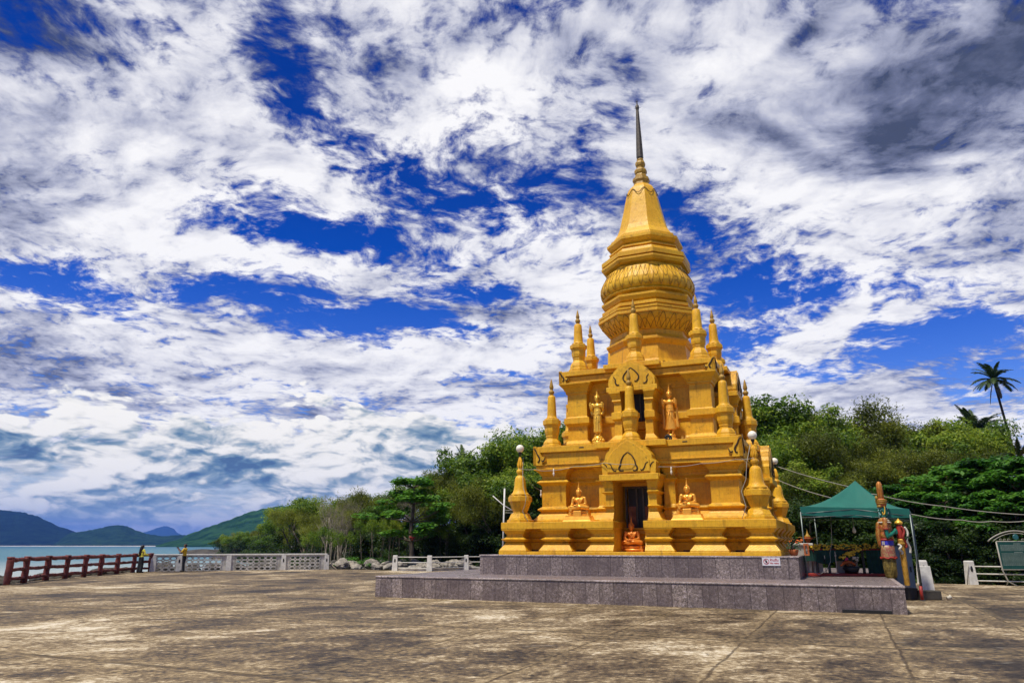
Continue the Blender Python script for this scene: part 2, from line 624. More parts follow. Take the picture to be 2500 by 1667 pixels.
M = {}
M['gold'] = gold_paint('gold_mosaic', (0.75, 0.380, 0.013), (0.87, 0.49, 0.020), (0.50, 0.205, 0.007))
M['gold_statue'] = plain('gilded_bronze', (0.90, 0.42, 0.045), 0.30, 0.35, 0.10, 8.0, 0.0, 0.5)
M['gold_bright'] = plain('gold_leaf', (0.86, 0.52, 0.06), 0.28, 0.35, 0.10, 8.0, 0.0, 0.5)
M['groove'] = plain('dark_carved_line', (0.055, 0.028, 0.010), 0.8)
M['weathered'] = plain('weathered_finial', (0.30, 0.19, 0.055), 0.7, 0, 0.35, 9.0, 0.3)
M['old_bronze'] = plain('dark_bronze', (0.085, 0.07, 0.052), 0.5, 0.3, 0.3, 10.0, 0.2)
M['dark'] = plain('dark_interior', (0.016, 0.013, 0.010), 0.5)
M['white_paint'] = plain('white_paint', (0.66, 0.64, 0.57), 0.6, 0, 0.16, 5.0, 0.2)
M['globe'] = plain('milk_glass', (0.86, 0.80, 0.64), 0.18, 0, 0.03, 2.0, 0, 0.6)
M['black'] = plain('black_metal', (0.018, 0.018, 0.017), 0.45)
M['wire'] = plain('grey_cable', (0.34, 0.32, 0.26), 0.6)
M['steel'] = plain('grey_steel', (0.16, 0.19, 0.18), 0.4, 0.5)
M['gold_dull'] = gold_paint('gold_weathered', (0.40, 0.225, 0.030), (0.52, 0.30, 0.04), (0.22, 0.125, 0.025))
M['brick_dark'] = plain('dark_brick', (0.075, 0.032, 0.014), 0.8, 0, .5, 7.0)
M['curtain'] = plain('faded_curtain', (0.23, 0.10, 0.06), 0.9, 0, .3, 5.0)
M['copper_gold'] = plain('copper_gold', (0.80, 0.27, 0.035), 0.30, 0.35, 0.10, 8.0, 0.0, 0.5)
M['carved_brown'] = plain('carved_brown_line', (0.20, 0.085, 0.010), 0.8)

# ----------------------------------------------------------------- ground, sea, hills
ANG = R(-24.09)
PLAT = Vector((5.3916, 27.0358, 0.0))         # reference point of the platform
PS = 1.037                                    # metres per drawing unit of the pagoda
PAG = Vector((5.591, 28.036, -0.0592))        # foot of the pagoda's axis
E1 = Vector((math.cos(ANG), math.sin(ANG), 0))
E2 = Vector((-math.sin(ANG), math.cos(ANG), 0))
PM = Matrix.Translation(PAG) @ Matrix.Rotation(ANG, 4, 'Z') @ Matrix.Scale(PS, 4)
QM = Matrix.Translation(PLAT) @ Matrix.Rotation(ANG, 4, 'Z')


def loc(u, w, z=0.0):
    return PM @ Vector((u, w, z))


def concrete_floor():
    m, N, b = material('stained_concrete')
    g = N.node('ShaderNodeNewGeometry')
    p = Val(N, g.outputs['Position'])
    x, y, z = N.xyz(p)
    u = x * math.cos(ANG) + y * math.sin(ANG)
    w = x * -math.sin(ANG) + y * math.cos(ANG)
    q = N.vec(u, w, 0.0)
    # concrete bays 2.38 m wide and 6.1 m long, laid square to the pagoda
    wob = (N.noise(q, 0.9, 4, 0.6) - 0.5) * 0.16 + (N.noise(q, 7.0, 3, 0.6) - 0.5) * 0.06
    fu = N.math('PINGPONG', u + wob + 8.94 + 119.0, 1.19)
    fw = N.math('PINGPONG', w + wob - 13.91 + 610.0, 3.05)
    bay = N.node('ShaderNodeTexWhiteNoise', noise_dimensions='2D')
    N.put(bay.inputs['Vector'], N.vec(N.math('FLOOR', (u + 8.94 + 119.0) / 2.38), N.math('FLOOR', (w - 13.91 + 610.0) / 6.1)))
    tone = Val(N, bay.outputs['Value'])
    big = N.noise(q, 0.16, 4, 0.55, 0.4)
    mid = N.noise(N.vmath('MULTIPLY', q, (1.0, 0.62, 1)), 0.8, 13, 0.74, 0.7)
    brush = N.noise(N.vmath('MULTIPLY', N.vec(x, y, 0.0), (0.6, 1.25, 1)), 1.3, 12, 0.70, 0.4)
    fine = N.noise(q, 9.0, 8, 0.7)
    grit = N.noise(q, 60.0, 3, 0.7)
    v = (mid - 0.5) * 2.1 + (brush - 0.5) * 1.5 + (big - 0.5) * 1.7 + (fine - 0.5) * 2.1 + (grit - 0.5) * 0.7 + (tone - 0.5) * 0.26 + 0.42
    v = v + N.step(N.vmath('LENGTH', N.vmath('SUBTRACT', q, (4.0, -13.0, 0))), 1.0, 12.0, 0.34, 0.0)  # round sunlit pool painted paler into the concrete
    c = N.ramp(v, [(0.0, (0.016, 0.011, 0.007)), (0.25, (0.066, 0.046, 0.027)), (0.45, (0.145, 0.102, 0.055)), (0.62, (0.255, 0.190, 0.105)), (0.85, (0.47, 0.385, 0.25)), (1.0, (0.60, 0.53, 0.40))])
    scuff = N.step(N.noise(N.vmath('MULTIPLY', N.vec(x, y, 3.0), (0.9, 2.6, 1)), 1.9, 10, 0.72, 0.8), 0.60, 0.70)
    c = N.mix(scuff * 0.55, c, (0.56, 0.50, 0.39))
    fw = fw * 0.28
    joint = N.step(N.math('MINIMUM', fu, fw), 0.008, 0.034, 1.0, 0.0)
    halo = N.step(N.math('MINIMUM', fu, fw), 0.0, 0.30, 1.0, 0.0)
    c = N.mix(halo * N.step(fine, 0.35, 0.65) * 0.40, c, (0.38, 0.28, 0.14))
    c = N.mix(joint * N.step(mid, 0.30, 0.56) * 0.75, c, (0.030, 0.018, 0.010))
    cr = N.voronoi(N.vmath('ADD', q, N.vmath('MULTIPLY', N.noise(q, 1.2, 5, 0.6, out='Color'), (1.2, 1.2, 0))), 0.42, 'DISTANCE_TO_EDGE')
    crack = N.step(cr, 0.0, 0.006, 1.0, 0.0) * N.step(big, 0.46, 0.6)
    c = N.mix(crack * 0.75, c, (0.035, 0.022, 0.012))
    N.put(b.inputs['Base Color'], c)
    N.put(b.inputs['Roughness'], N.step(v, 0.1, 0.7, 0.62, 0.9))
    b.inputs['Specular IOR Level'].default_value = 0.25
    bn = N.node('ShaderNodeBump')
    bn.inputs['Strength'].default_value = 0.5
    bn.inputs['Distance'].default_value = 0.03
    N.put(bn.inputs['Height'], fine * 0.6 + grit * 0.4 + mid * 0.5 - joint - crack)
    N.put(b.inputs['Normal'], bn.outputs[0])
    return m


PLAZA = [(-19.5, 20), (-20.6, 28), (-21.4, 32.0), (-21.95, 33.66), (-22.5, 36), (-22.75, 38), (-22.95, 39.9), (-23.1, 41.8), (-23.45, 44.2), (-23.6, 46.5), (-23.3, 48.2),
         (-18.9, 50.2), (-12.8, 52.4), (-10.0, 51.6), (-7.8, 49.9), (-5.3, 48.9), (-2.9, 51.0), (4, 52), (10, 46), (14, 38), (18, 33.4), (20.6, 31.6), (26, 28.5), (40, 18), (44, 0), (40, -18), (-26, -18), (-22, 6)]
bm = bmesh.new()
top = [bm.verts.new((x, y, 0.0)) for x, y in PLAZA]
bot = [bm.verts.new((x, y, -2.6)) for x, y in PLAZA]
bm.faces.new(top)
for i in range(len(PLAZA)):
    j = (i + 1) % len(PLAZA)
    bm.faces.new((top[i], top[j], bot[j], bot[i]))
bmesh.ops.recalc_face_normals(bm, faces=bm.faces)
me = bpy.data.meshes.new('plaza')
bm.to_mesh(me)
bm.free()
me.materials.append(concrete_floor())
plaza = bpy.data.objects.new('plaza', me)
COL.objects.link(plaza)
structure(plaza)

SEA = -1.6


def sea_water():
    m, N, b = material('sea_water')
    g = N.node('ShaderNodeNewGeometry')
    p = Val(N, g.outputs['Position'])
    x, y, z = N.xyz(p)
    d = N.math('SQRT', x * x + y * y)
    ripple = N.noise(N.vmath('MULTIPLY', p, (0.05, 0.22, 1)), 1.0, 8, 0.66)
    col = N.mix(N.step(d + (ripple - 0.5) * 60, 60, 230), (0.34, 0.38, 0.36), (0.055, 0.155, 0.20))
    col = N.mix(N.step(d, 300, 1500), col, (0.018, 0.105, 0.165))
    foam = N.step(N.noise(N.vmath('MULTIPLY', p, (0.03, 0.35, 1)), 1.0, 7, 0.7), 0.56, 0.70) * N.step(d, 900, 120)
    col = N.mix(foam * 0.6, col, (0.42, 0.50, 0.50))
    N.put(b.inputs['Base Color'], col)
    b.inputs['Roughness'].default_value = 0.45
    b.inputs['Specular IOR Level'].default_value = 0.12
    bn = N.node('ShaderNodeBump')
    bn.inputs['Strength'].default_value = 0.6
    bn.inputs['Distance'].default_value = 0.5
    N.put(bn.inputs['Height'], N.noise(N.vmath('MULTIPLY', p, (0.25, 0.8, 1)), 1.0, 6, 0.6))
    N.put(b.inputs['Normal'], bn.outputs[0])
    return m


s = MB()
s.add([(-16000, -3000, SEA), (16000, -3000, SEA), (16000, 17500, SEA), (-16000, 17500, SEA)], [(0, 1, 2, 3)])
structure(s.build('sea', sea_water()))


def shore_x(y):
    return -12.0 - max(0, y - 53) * 0.433


def land_z(x, y):
    """height of the wooded headland behind the plaza"""
    inside = x - shore_x(y)
    n = noise.noise(Vector((x * .07, y * .07, 3.1))) * 1.0 + noise.noise(Vector((x * .3, y * .3, 9))) * .22
    z = -2.6 + 2.35 * min(1, max(0, (inside + 3.0) / 7.0)) + n * min(1, max(0, inside / 10)) * 0.5
    rise = max(0, y - 56) * 0.05 * min(1, max(0, (inside - 8) / 22))
    right = min(1, max(0, (x + 2) / 18))
    rise += max(0, y - 40) * 0.11 * right
    return z + min(rise, 3.2)


def leaf_litter():
    m, N, b = material('forest_soil')
    g = N.node('ShaderNodeNewGeometry')
    p = Val(N, g.outputs['Position'])
    n = N.noise(p, 0.5, 8, 0.65)
    c = N.ramp(n, [(0.3, (0.022, 0.020, 0.012)), (0.5, (0.055, 0.045, 0.025)), (0.62, (0.05, 0.065, 0.02)), (0.75, (0.16, 0.13, 0.08))])
    N.put(b.inputs['Base Color'], c)
    b.inputs['Roughness'].default_value = 0.95
    return m


xs = [-200 + 8 * i for i in range(17)] + [-64 + 2.0 * i for i in range(66)] + [72 + 8 * i for i in range(8)]
ys = [18 + 2.0 * i for i in range(50)] + [120 + 8 * i for i in range(34)]
mb = MB()
pts = [(x, y, land_z(x, y) - (0.9 if (y < 53 and x < 14) else 0.25)) for y in ys for x in xs]
nx = len(xs)
fcs = []


def under_plaza(x, y):
    return y < 49 and x < 13.0 or (y < 33 - (x - 18) * 0.62)


for j in range(len(ys) - 1):
    for i in range(nx - 1):
        if under_plaza(xs[i + 1], ys[j + 1]):
            continue
        fcs.append((j * nx + i, j * nx + i + 1, j * nx + nx + i + 1, j * nx + nx + i))
mb.add(pts, fcs, None, True)
structure(mb.build('headland', leaf_litter()))


# distant hills across the bay: wooded ridges with true depth
def hill_wood(name, a, c):
    m, N, b = material(name)
    g = N.node('ShaderNodeNewGeometry')
    p = Val(N, g.outputs['Position'])
    n = N.noise(p, 0.02, 8, 0.7)
    N.put(b.inputs['Base Color'], N.mix(N.step(n, 0.35, 0.65), a, c))
    b.inputs['Roughness'].default_value = 1.0
    b.inputs['Specular IOR Level'].default_value = 0.0
    bn = N.node('ShaderNodeBump')
    bn.inputs['Strength'].default_value = 1.0
    bn.inputs['Distance'].default_value = 12.0
    N.put(bn.inputs['Height'], N.noise(p, 0.06, 6, 0.7))
    N.put(b.inputs['Normal'], bn.outputs[0])
    return m


def hill(name, D, crest, depth, mat, rough, seed):
    """ridge at distance D; crest = [(photo x, photo y)...] gives its skyline; slopes fall to the water on both sides"""
    P = [at(px, py, D) for px, py in crest]
    n = 150
    x0, x1 = P[0].x, P[-1].x
    cols = []
    for i in range(n + 1):
        x = x0 + (x1 - x0) * i / n
        k = max(j for j in range(len(P)) if P[j].x <= x + 1e-6)
        k = min(k, len(P) - 2)
        t = (x - P[k].x) / (P[k + 1].x - P[k].x)
        t = t * t * (3 - 2 * t) * .5 + t * .5
        z = P[k].z * (1 - t) + P[k + 1].z * t
        cols.append((x, max(z, SEA)))
    prof = [(-1.0, 0.0), (-0.93, 0.03), (-0.8, .16), (-.62, .40), (-.42, .62), (-.24, .82), (-.1, .95), (0, 1.0), (.25, .85), (.6, .4), (1.0, 0)]
    pts, fs = [], []
    for j, (d, hf) in enumerate(prof):
        for i, (x, z) in enumerate(cols):
            y = D + d * depth
            q = Vector((x * rough, y * rough, seed))
            nz = noise.fractal(q, 1.0, 2.0, 6)
            jag = noise.noise(Vector((x * rough * 14, y * rough * 14, seed))) * (z * .03 + 1.2)
            zz = SEA - .6 + (z - SEA + .6) * hf * (1 + nz * .35 * (1 - hf)) + jag * min(1, hf * 3)
            pts.append((x * (y / D), y, zz))
    m1 = n + 1
    for j in range(len(prof) - 1):
        for i in range(n):
            fs.append((j * m1 + i, j * m1 + i + 1, j * m1 + m1 + i + 1, j * m1 + m1 + i))
    structure(MB().add(pts, fs, None, True).build(name, mat))


hill('left_hill', 3600, [(-420, 1332), (-300, 1290), (-120, 1256), (0, 1245), (45, 1248), (90, 1258), (115, 1272), (150, 1287), (190, 1299), (230, 1312), (300, 1322), (420, 1331)], 700,
     hill_wood('hill_wood_blue', (0.004, 0.012, 0.012), (0.012, 0.032, 0.022)), .004, 1.0)
hill('middle_hill', 3200, [(120, 1331), (175, 1300), (205, 1296), (240, 1290), (262, 1284), (288, 1281), (310, 1284), (335, 1295), (365, 1304), (400, 1308), (440, 1305), (470, 1308), (520, 1322), (600, 1331)], 500,
     hill_wood('hill_wood_green', (0.006, 0.022, 0.010), (0.024, 0.058, 0.020)), .005, 5.0)
hill('far_mountain', 11500, [(330, 1328), (352, 1298), (372, 1293), (385, 1287), (400, 1284), (412, 1285), (424, 1290), (434, 1300), (470, 1325)], 1500,
     hill_wood('far_wood', (0.010, 0.030, 0.014), (0.02, 0.05, 0.02)), .0015, 2.0)
hill('right_hill', 1900, [(380, 1331), (430, 1318), (470, 1300), (520, 1282), (560, 1268), (610, 1249), (650, 1241), (690, 1236), (760, 1240), (900, 1262), (1100, 1300), (1250, 1329)], 420,
     hill_wood('hill_wood_bright', (0.008, 0.034, 0.012), (0.036, 0.100, 0.028)), .006, 8.0)

sb = MB()
sb.add([(-2600, 2700, SEA - 1), (1300, 2350, SEA - 1), (1300, 2420, SEA + 1.9), (-2600, 2760, SEA + 1.9), (-2600, 3100, SEA + 1.9), (1300, 3100, SEA + 1.9)], [(0, 1, 2, 3), (3, 2, 5, 4)])
structure(sb.build('beach', plain('pale_sand', (0.50, 0.44, 0.36), 0.9, 0, .2, 0.02)))

# ----------------------------------------------------------------- granite platform (two broad steps)
def granite(name, base, joint=True):
    m, N, b = material(name)
    tc = N.node('ShaderNodeTexCoord')
    p = Val(N, tc.outputs['Object'])
    x, y, z = N.xyz(p)
    g = N.node('ShaderNodeNewGeometry')
    nx_, ny_, nz_ = N.xyz(Val(N, g.outputs['Normal']))
    run = N.mix(N.step(N.math('ABSOLUTE', N.vmath('DOT_PRODUCT', Val(N, g.outputs['Normal']), tuple(E1))), .5, .51), N.vec(x, x, x), N.vec(y, y, y))
    r0, _, _ = N.xyz(run)
    wn = N.node('ShaderNodeTexWhiteNoise', noise_dimensions='2D')
    N.put(wn.inputs['Vector'], N.vec(N.math('FLOOR', r0 / 0.41 + 100), N.math('FLOOR', z * 1.53 + .02), 0))
    tone = Val(N, wn.outputs['Value'])
    sp = N.noise(p, 42.0, 3, 0.85)
    sp2 = N.noise(p, 16.0, 5, 0.75)
    cl = N.noise(p, 1.4, 5, 0.6)
    c = N.ramp(sp * 0.40 + sp2 * 0.60, [(0.36, tuple(v * .16 for v in base)), (0.47, base), (0.54, tuple(min(1, v * 1.7) for v in base)), (0.64, (0.70, 0.60, 0.62))])
    c = N.mix(N.step(cl, 0.35, 0.65) * 0.50, c, (0.085, 0.060, 0.058))
    if joint:
        c = N.mix((tone * 0.62), c, (0.085, 0.060, 0.060))
        fj = N.math('ABSOLUTE', N.math('FRACT', r0 / 0.41 + 100) - 0.5)
        side = N.step(N.math('ABSOLUTE', nz_), .5, .4)
        c = N.mix(N.step(fj, 0.472, 0.49) * side * 0.85, c, (0.05, 0.035, 0.033))
        # rain and lime runs down the joints
        drip = N.step(N.noise(N.vec(r0 * 7.0, z * 0.55, 0), 1.0, 4, 0.6), 0.60, 0.72)
        c = N.mix(drip * side * 0.65, c, (0.05, 0.037, 0.035))
        lime = N.step(N.noise(N.vec(r0 * 16.0 + 5.0, z * 1.1, 0), 1.0, 3, 0.6), 0.71, 0.75) * N.step(fj, .40, .47)
        c = N.mix(lime * side * 0.7, c, (0.62, 0.58, 0.54))
    N.put(b.inputs['Base Color'], c)
    N.put(b.inputs['Roughness'], N.step(cl, 0.35, 0.7, 0.22, 0.5))
    b.inputs['Specular IOR Level'].default_value = 0.5
    return m


M['granite'] = granite('granite_panels', (0.215, 0.172, 0.150))
M['granite_edge'] = granite('granite_edge', (0.36, 0.30, 0.27), False)  # lighter base paints the bright reflection along the top edge of the steps
M['granite_top'] = granite('granite_paving', (0.17, 0.135, 0.125), False)

plat = thing('stepped_platform', 'low two-step platform clad in purple-grey granite panels under the golden pagoda', 'platform', PLAT, ANG)
LX, LW, LA = -0.35, -6.208, 7.64
for (cx, y0, ax, z0, z1) in ((LX, LW, LA, 0.0, 0.649), (LX + .02, -3.678, 5.138, 0.649, 1.297)):
    depth = 2 * ax if ax > 6 else 9.6
    mb = MB()
    mb.span(cx - ax, cx + ax, y0, y0 + depth, z0 - (.05 if z0 == 0 else 0), z1 - .045)
    st = mb.build('step', M['granite'], plat)
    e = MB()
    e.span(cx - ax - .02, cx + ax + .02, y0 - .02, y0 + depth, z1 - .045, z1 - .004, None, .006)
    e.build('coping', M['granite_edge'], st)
    e = MB()
    e.span(cx - ax + .10, cx + ax - .10, y0 + .08, y0 + depth - .1, z1 - .02, z1)
    e.build('paving', M['granite_top'], st)
mb = MB()
mb.span(5.85, 6.95, -6.30, -6.205, 0.0, 0.075)
mb.build('rubber_strip', M['black'], plat)

# ----------------------------------------------------------------- the golden pagoda
pag = thing('pagoda', 'tall golden tiered pagoda with niches, small corner stupas and a dark needle spire', 'pagoda', PAG, ANG)
pag.scale = (PS, PS, PS)
G = M['gold']


def rot(k):
    return Matrix.Rotation(k * math.pi / 2, 4, 'Z')


def each(k_list=(0, 1, 2, 3)):
    return [rot(k) for k in k_list]


Z0 = 1.297
P0 = [(.19, 1.405), (.19, 1.445), (.15, 1.50), (.075, 1.60), (.025, 1.685), (.0, 1.70), (.05, 1.725), (.14, 1.785), (.14, 1.80), (.05, 1.835), (.0, 1.885), (.0, 1.955), (.03, 1.97), (.05, 2.01), (.10, 2.06), (.135, 2.085), (.135, 2.115)]
P1 = [(.26, 2.336), (.26, 2.42), (.20, 2.47), (.10, 2.58), (.03, 2.68), (.03, 2.70), (.13, 2.765), (.13, 2.785), (.02, 2.86), (0, 2.88), (0, 3.56), (.03, 3.60), (.14, 3.68), (.14, 3.70), (.02, 3.79), (0, 3.81), (0, 3.90), (.03, 3.92), (.07, 4.0), (.16, 4.08), (.22, 4.11), (.22, 4.14)]
PD = [(.20, 2.336), (.20, 2.37), (.13, 2.43), (.04, 2.61), (.0, 2.64), (.0, 2.74), (.10, 2.79), (.11, 2.80), (.0, 2.85), (.0, 3.17), (.10, 3.235), (.11, 3.25), (.02, 3.30), (.02, 3.38), (.06, 3.46), (.10, 3.55), (.12, 3.58), (.12, 3.60)]
P2 = [(.17, 4.905), (.17, 5.05), (.13, 5.07), (.05, 5.16), (.0, 5.20), (.0, 5.69), (.03, 5.70), (.05, 5.74), (.10, 5.78), (.11, 5.79), (.11, 5.98), (.02, 6.02), (.0, 6.05), (.0, 6.86), (.05, 6.88), (.05, 6.95), (.08, 6.98), (.12, 7.07), (.20, 7.16), (.24, 7.21), (.24, 7.25)]
PC = [(.16, 4.905), (.15, 5.03), (.10, 5.08), (.0, 5.20), (.0, 5.68), (.08, 5.75), (.08, 5.97), (.0, 6.01), (.0, 6.34), (.06, 6.37), (.04, 6.44), (.09, 6.56), (.14, 6.64), (.14, 6.69)]

# base course
mb = MB()
mb.span(-4.412, 4.412, -4.412, 4.412, Z0, 1.405, None, .01)
mb.build('plinth', G, pag)
mb = MB()
for T in each():
    mb.mould(.52, 3.68, .52, 3.68, P0, T, (0, 1, 0, 1), .9)
mb.build('base_wall', G, pag)
for T in each():
    MB().mould(3.62, 4.215, 3.62, 4.215, P0, T).build('pedestal', G, pag)
    for s in (1, -1):
        x0, x1 = sorted((s * 2.05, s * 2.80))
        MB().mould(x0, x1, -4.21, -3.60, P0, T, (1, 1, 1, 0)).build('pedestal', G, pag)
        x0, x1 = sorted((s * .50, s * 1.21))
        MB().mould(x0, x1, -4.21, -3.40, P0, T, (s < 0, s > 0, 1, 0)).build('pedestal', G, pag)
        for a in (1.52, 3.06):                       # dark drain slots at the foot of the recesses
            v = MB()
            x0, x1 = sorted((s * (a + .05), s * (a + .42)))
            v.span(x0, x1, -3.93, -3.72, 1.405, 1.465, T)
            v.build('drain_slot', M['brick_dark'] if 'brick_dark' in M else M['groove'], pag)
mb = MB()
for T in each():
    mb.span(.478, 4.357, .478, 4.357, 2.115, 2.336, T, .012)
mb.build('ledge', G, pag)

# lower storey
mb = MB()
mb.span(-2.62, 2.62, -2.62, 2.62, 1.405, 4.14)
for T in each():
    mb.mould(.56, 2.84, .56, 2.84, P1, T, (0, 1, 0, 1), .5)
    mb.span(-.555, .555, -2.95, -2.60, 3.50, 4.13, T)                     # lintel over the doorway
    mb.mould(-.53, .53, -2.95, -2.63, [(0, 1.41), (0, 1.50), (.08, 1.54), (.08, 1.60), (0, 1.64), (0, 1.90), (.06, 1.96), (.06, 2.06), (.10, 2.09), (.10, 2.15)], T, (0, 0, 1, 0))
mb.build('wall', G, pag)
for T in each():
    MB().mould(2.42, 3.29, 2.42, 3.29, P1, T).build('corner_pier', G, pag)
    for s in (1, -1):
        x0, x1 = sorted((s * .92, s * 1.28))
        MB().mould(x0, x1, -3.16, -2.78, P1, T, (1, 1, 1, 0), .62).build('pilaster', G, pag)
        x0, x1 = sorted((s * .56, s * .83))
        MB().mould(x0, x1, -3.90, -2.78, PD, T, (s < 0, s > 0, 1, 0)).build('door_column', G, pag)
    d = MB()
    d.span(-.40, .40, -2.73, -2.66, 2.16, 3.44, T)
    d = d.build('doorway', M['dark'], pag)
    fr = MB()
    for x in (-.46, -.10, .12, .46):
        fr.span(x - .03, x + .03, -2.78, -2.70, 2.16, 3.46, T)
    fr.span(-.49, .49, -2.775, -2.70, 3.44, 3.50, T)
    fr.build('door_frame', M['old_bronze'], d)
    cu = MB()                                                            # faded cloth hanging behind the panes
    for x in (-.28, .28):
        pts = []
        for i in range(13):
            xx = x - .13 + .26 * i / 12
            pts.append((xx, -2.745 + .010 * math.cos(i * 2.2)))
        vv = [(a, b_, 2.2) for a, b_ in pts] + [(a, b_, 2.85) for a, b_ in pts]
        cu.add(vv, [(i, i + 1, i + 14, i + 13) for i in range(12)], T, True)
    cu.build('curtain', M['curtain'], d)
ARCH = [(.87, 3.80), (.885, 3.95), (.90, 4.18), (.83, 4.24), (.78, 4.28), (.765, 4.40), (.70, 4.52), (.63, 4.57), (.60, 4.66), (.52, 4.70), (.42, 4.73), (.36, 4.81), (.25, 4.86), (.12, 4.91), (0, 4.985)]
ARCH_IN = [(.70, 3.86), (.70, 4.24), (.64, 4.38), (.55, 4.48), (.50, 4.56), (.40, 4.63), (.32, 4.67), (.27, 4.74), (.14, 4.81), (0, 4.89)]


def mirrored(o):
    return o + [(-x, z) for x, z in o[::-1] if abs(x) > 1e-6]


def curl(pts, y, w=0.022):
    """incised scroll line lying on a face"""
    P = [(x, y, z) for x, z in pts]
    out = []
    for i in range(len(P) - 1):                        # catmull-rom
        p0, p1, p2, p3 = [Vector(P[min(max(k, 0), len(P) - 1)]) for k in (i - 1, i, i + 1, i + 2)]
        for t in (0, .25, .5, .75):
            out.append(.5 * ((2 * p1) + (p2 - p0) * t + (2 * p0 - 5 * p1 + 4 * p2 - p3) * t * t + (3 * p1 - p0 - 3 * p2 + p3) * t ** 3))
    out.append(Vector(P[-1]))
    n = len(out)
    return out, [w * (.35 + .9 * math.sin(math.pi * min(1, (i + 1) / n * .85)) ** .8) for i in range(n)]


for T in each():
    s_ = MB()
    s_.span(-.968, .968, -4.10, -2.80, 3.602, 3.80, T, .012)
    s_.span(-1.00, 1.00, -4.00, -2.80, 3.70, 3.798, T)
    pd = MB()
    pd.extrude(mirrored(ARCH), -4.03, -3.42, T, .0)
    pd.extrude(mirrored(ARCH_IN), -4.065, -4.02, T, .03)
    pd = pd.build('pediment', G, pag)
    s_.build('lintel', G, pd)
    c_ = MB()
    for sx in (1, -1):
        for line in ([(0, 4.50), (.13, 4.40), (.22, 4.24), (.25, 4.10), (.30, 4.00), (.27, 3.92), (.20, 3.90), (.16, 3.93)],):
            p_, r_ = curl([(x * sx, z) for x, z in line], -4.07)
            c_.tube(p_, r_, 6, T)
        for line in ([(.84, 4.17), (.76, 4.12), (.70, 4.02), (.66, 3.94), (.60, 3.90), (.55, 3.93)], [(.66, 4.16), (.58, 4.12), (.54, 4.02), (.49, 3.94), (.43, 3.91), (.40, 3.94)]):
            p_, r_ = curl([(x * sx, z) for x, z in line], -4.035 if line[0][0] > .8 else -4.068, .016)
            c_.tube(p_, r_, 6, T)
    c_.build('carved_scroll', M['groove'], pd)
    MB().span(-1.22, 1.18, -3.73, -3.0, 4.715, 4.908, T, .012).build('roof_ledge', G, pag)

mb = MB()
mb.span(-3.44, 3.44, -3.44, 3.44, 4.142, 4.262, None, .008)
mb.span(-3.475, 3.475, -3.475, 3.475, 4.262, 4.30, None, .008)
mb.span(-3.40, 3.40, -3.40, 3.40, 4.30, 4.655)
mb.span(-3.36, 3.36, -3.36, 3.36, 4.655, 4.70)
mb.span(-3.489, 3.489, -3.489, 3.489, 4.70, 4.905, None, .012)
mb.build('cornice', G, pag)


def acroterion(a, z0, z1, w, T, name='corner_leaf'):
    """leaf plate folded round a cornice corner with two incised curls on each face"""
    o = MB()
    H = z1 - z0
    # silhouette from the corner inwards along the face (s, z)
    sh = [(0, 0), (w * .80, 0), (w * .72, .12), (w * .86, .16), (w * 1.02, .24), (w * 1.0, .40), (w * .86, .46), (w * .72, .46), (w * .62, .60), (w * .52, .78), (w * .30, .92), (0, 1.04)]
    for face in (0, 1):
        y = -a - .03
        ol = [(a + .03 - s2, z0 + q * H) for s2, q in sh]
        TT = T if face == 0 else T @ Matrix(((0, -1, 0, 0), (-1, 0, 0, 0), (0, 0, 1, 0), (0, 0, 0, 1)))
        o.extrude(ol, y, -a + .08, TT, 0)
    p = o.build(name, G, pag)
    g = MB()
    for face in (0, 1):
        TT = T if face == 0 else T @ Matrix(((0, -1, 0, 0), (-1, 0, 0, 0), (0, 0, 1, 0), (0, 0, 0, 1)))
        for ln, ww in (([(.06, .92), (.22, .82), (.34, .62), (.46, .50), (.54, .36), (.48, .22), (.36, .20)], .024), ([(.98, .42), (.90, .26), (.78, .22), (.70, .28)], .018)):
            p_, r_ = curl([(a + .03 - s2 * w, z0 + q * H) for s2, q in ln], -a - .034, ww)
            g.tube(p_, r_, 6, TT)
    g.build('carved_scroll', M['groove'], p)


for T in each():
    acroterion(3.489, 4.262, 4.90, .44, T)
    for s in (1, -1):
        MB().span(s * 1.75 - .08, s * 1.75 + .08, -3.497, -3.46, 4.79, 4.835, T, .01).build('drain_slot', M['dark'], pag)

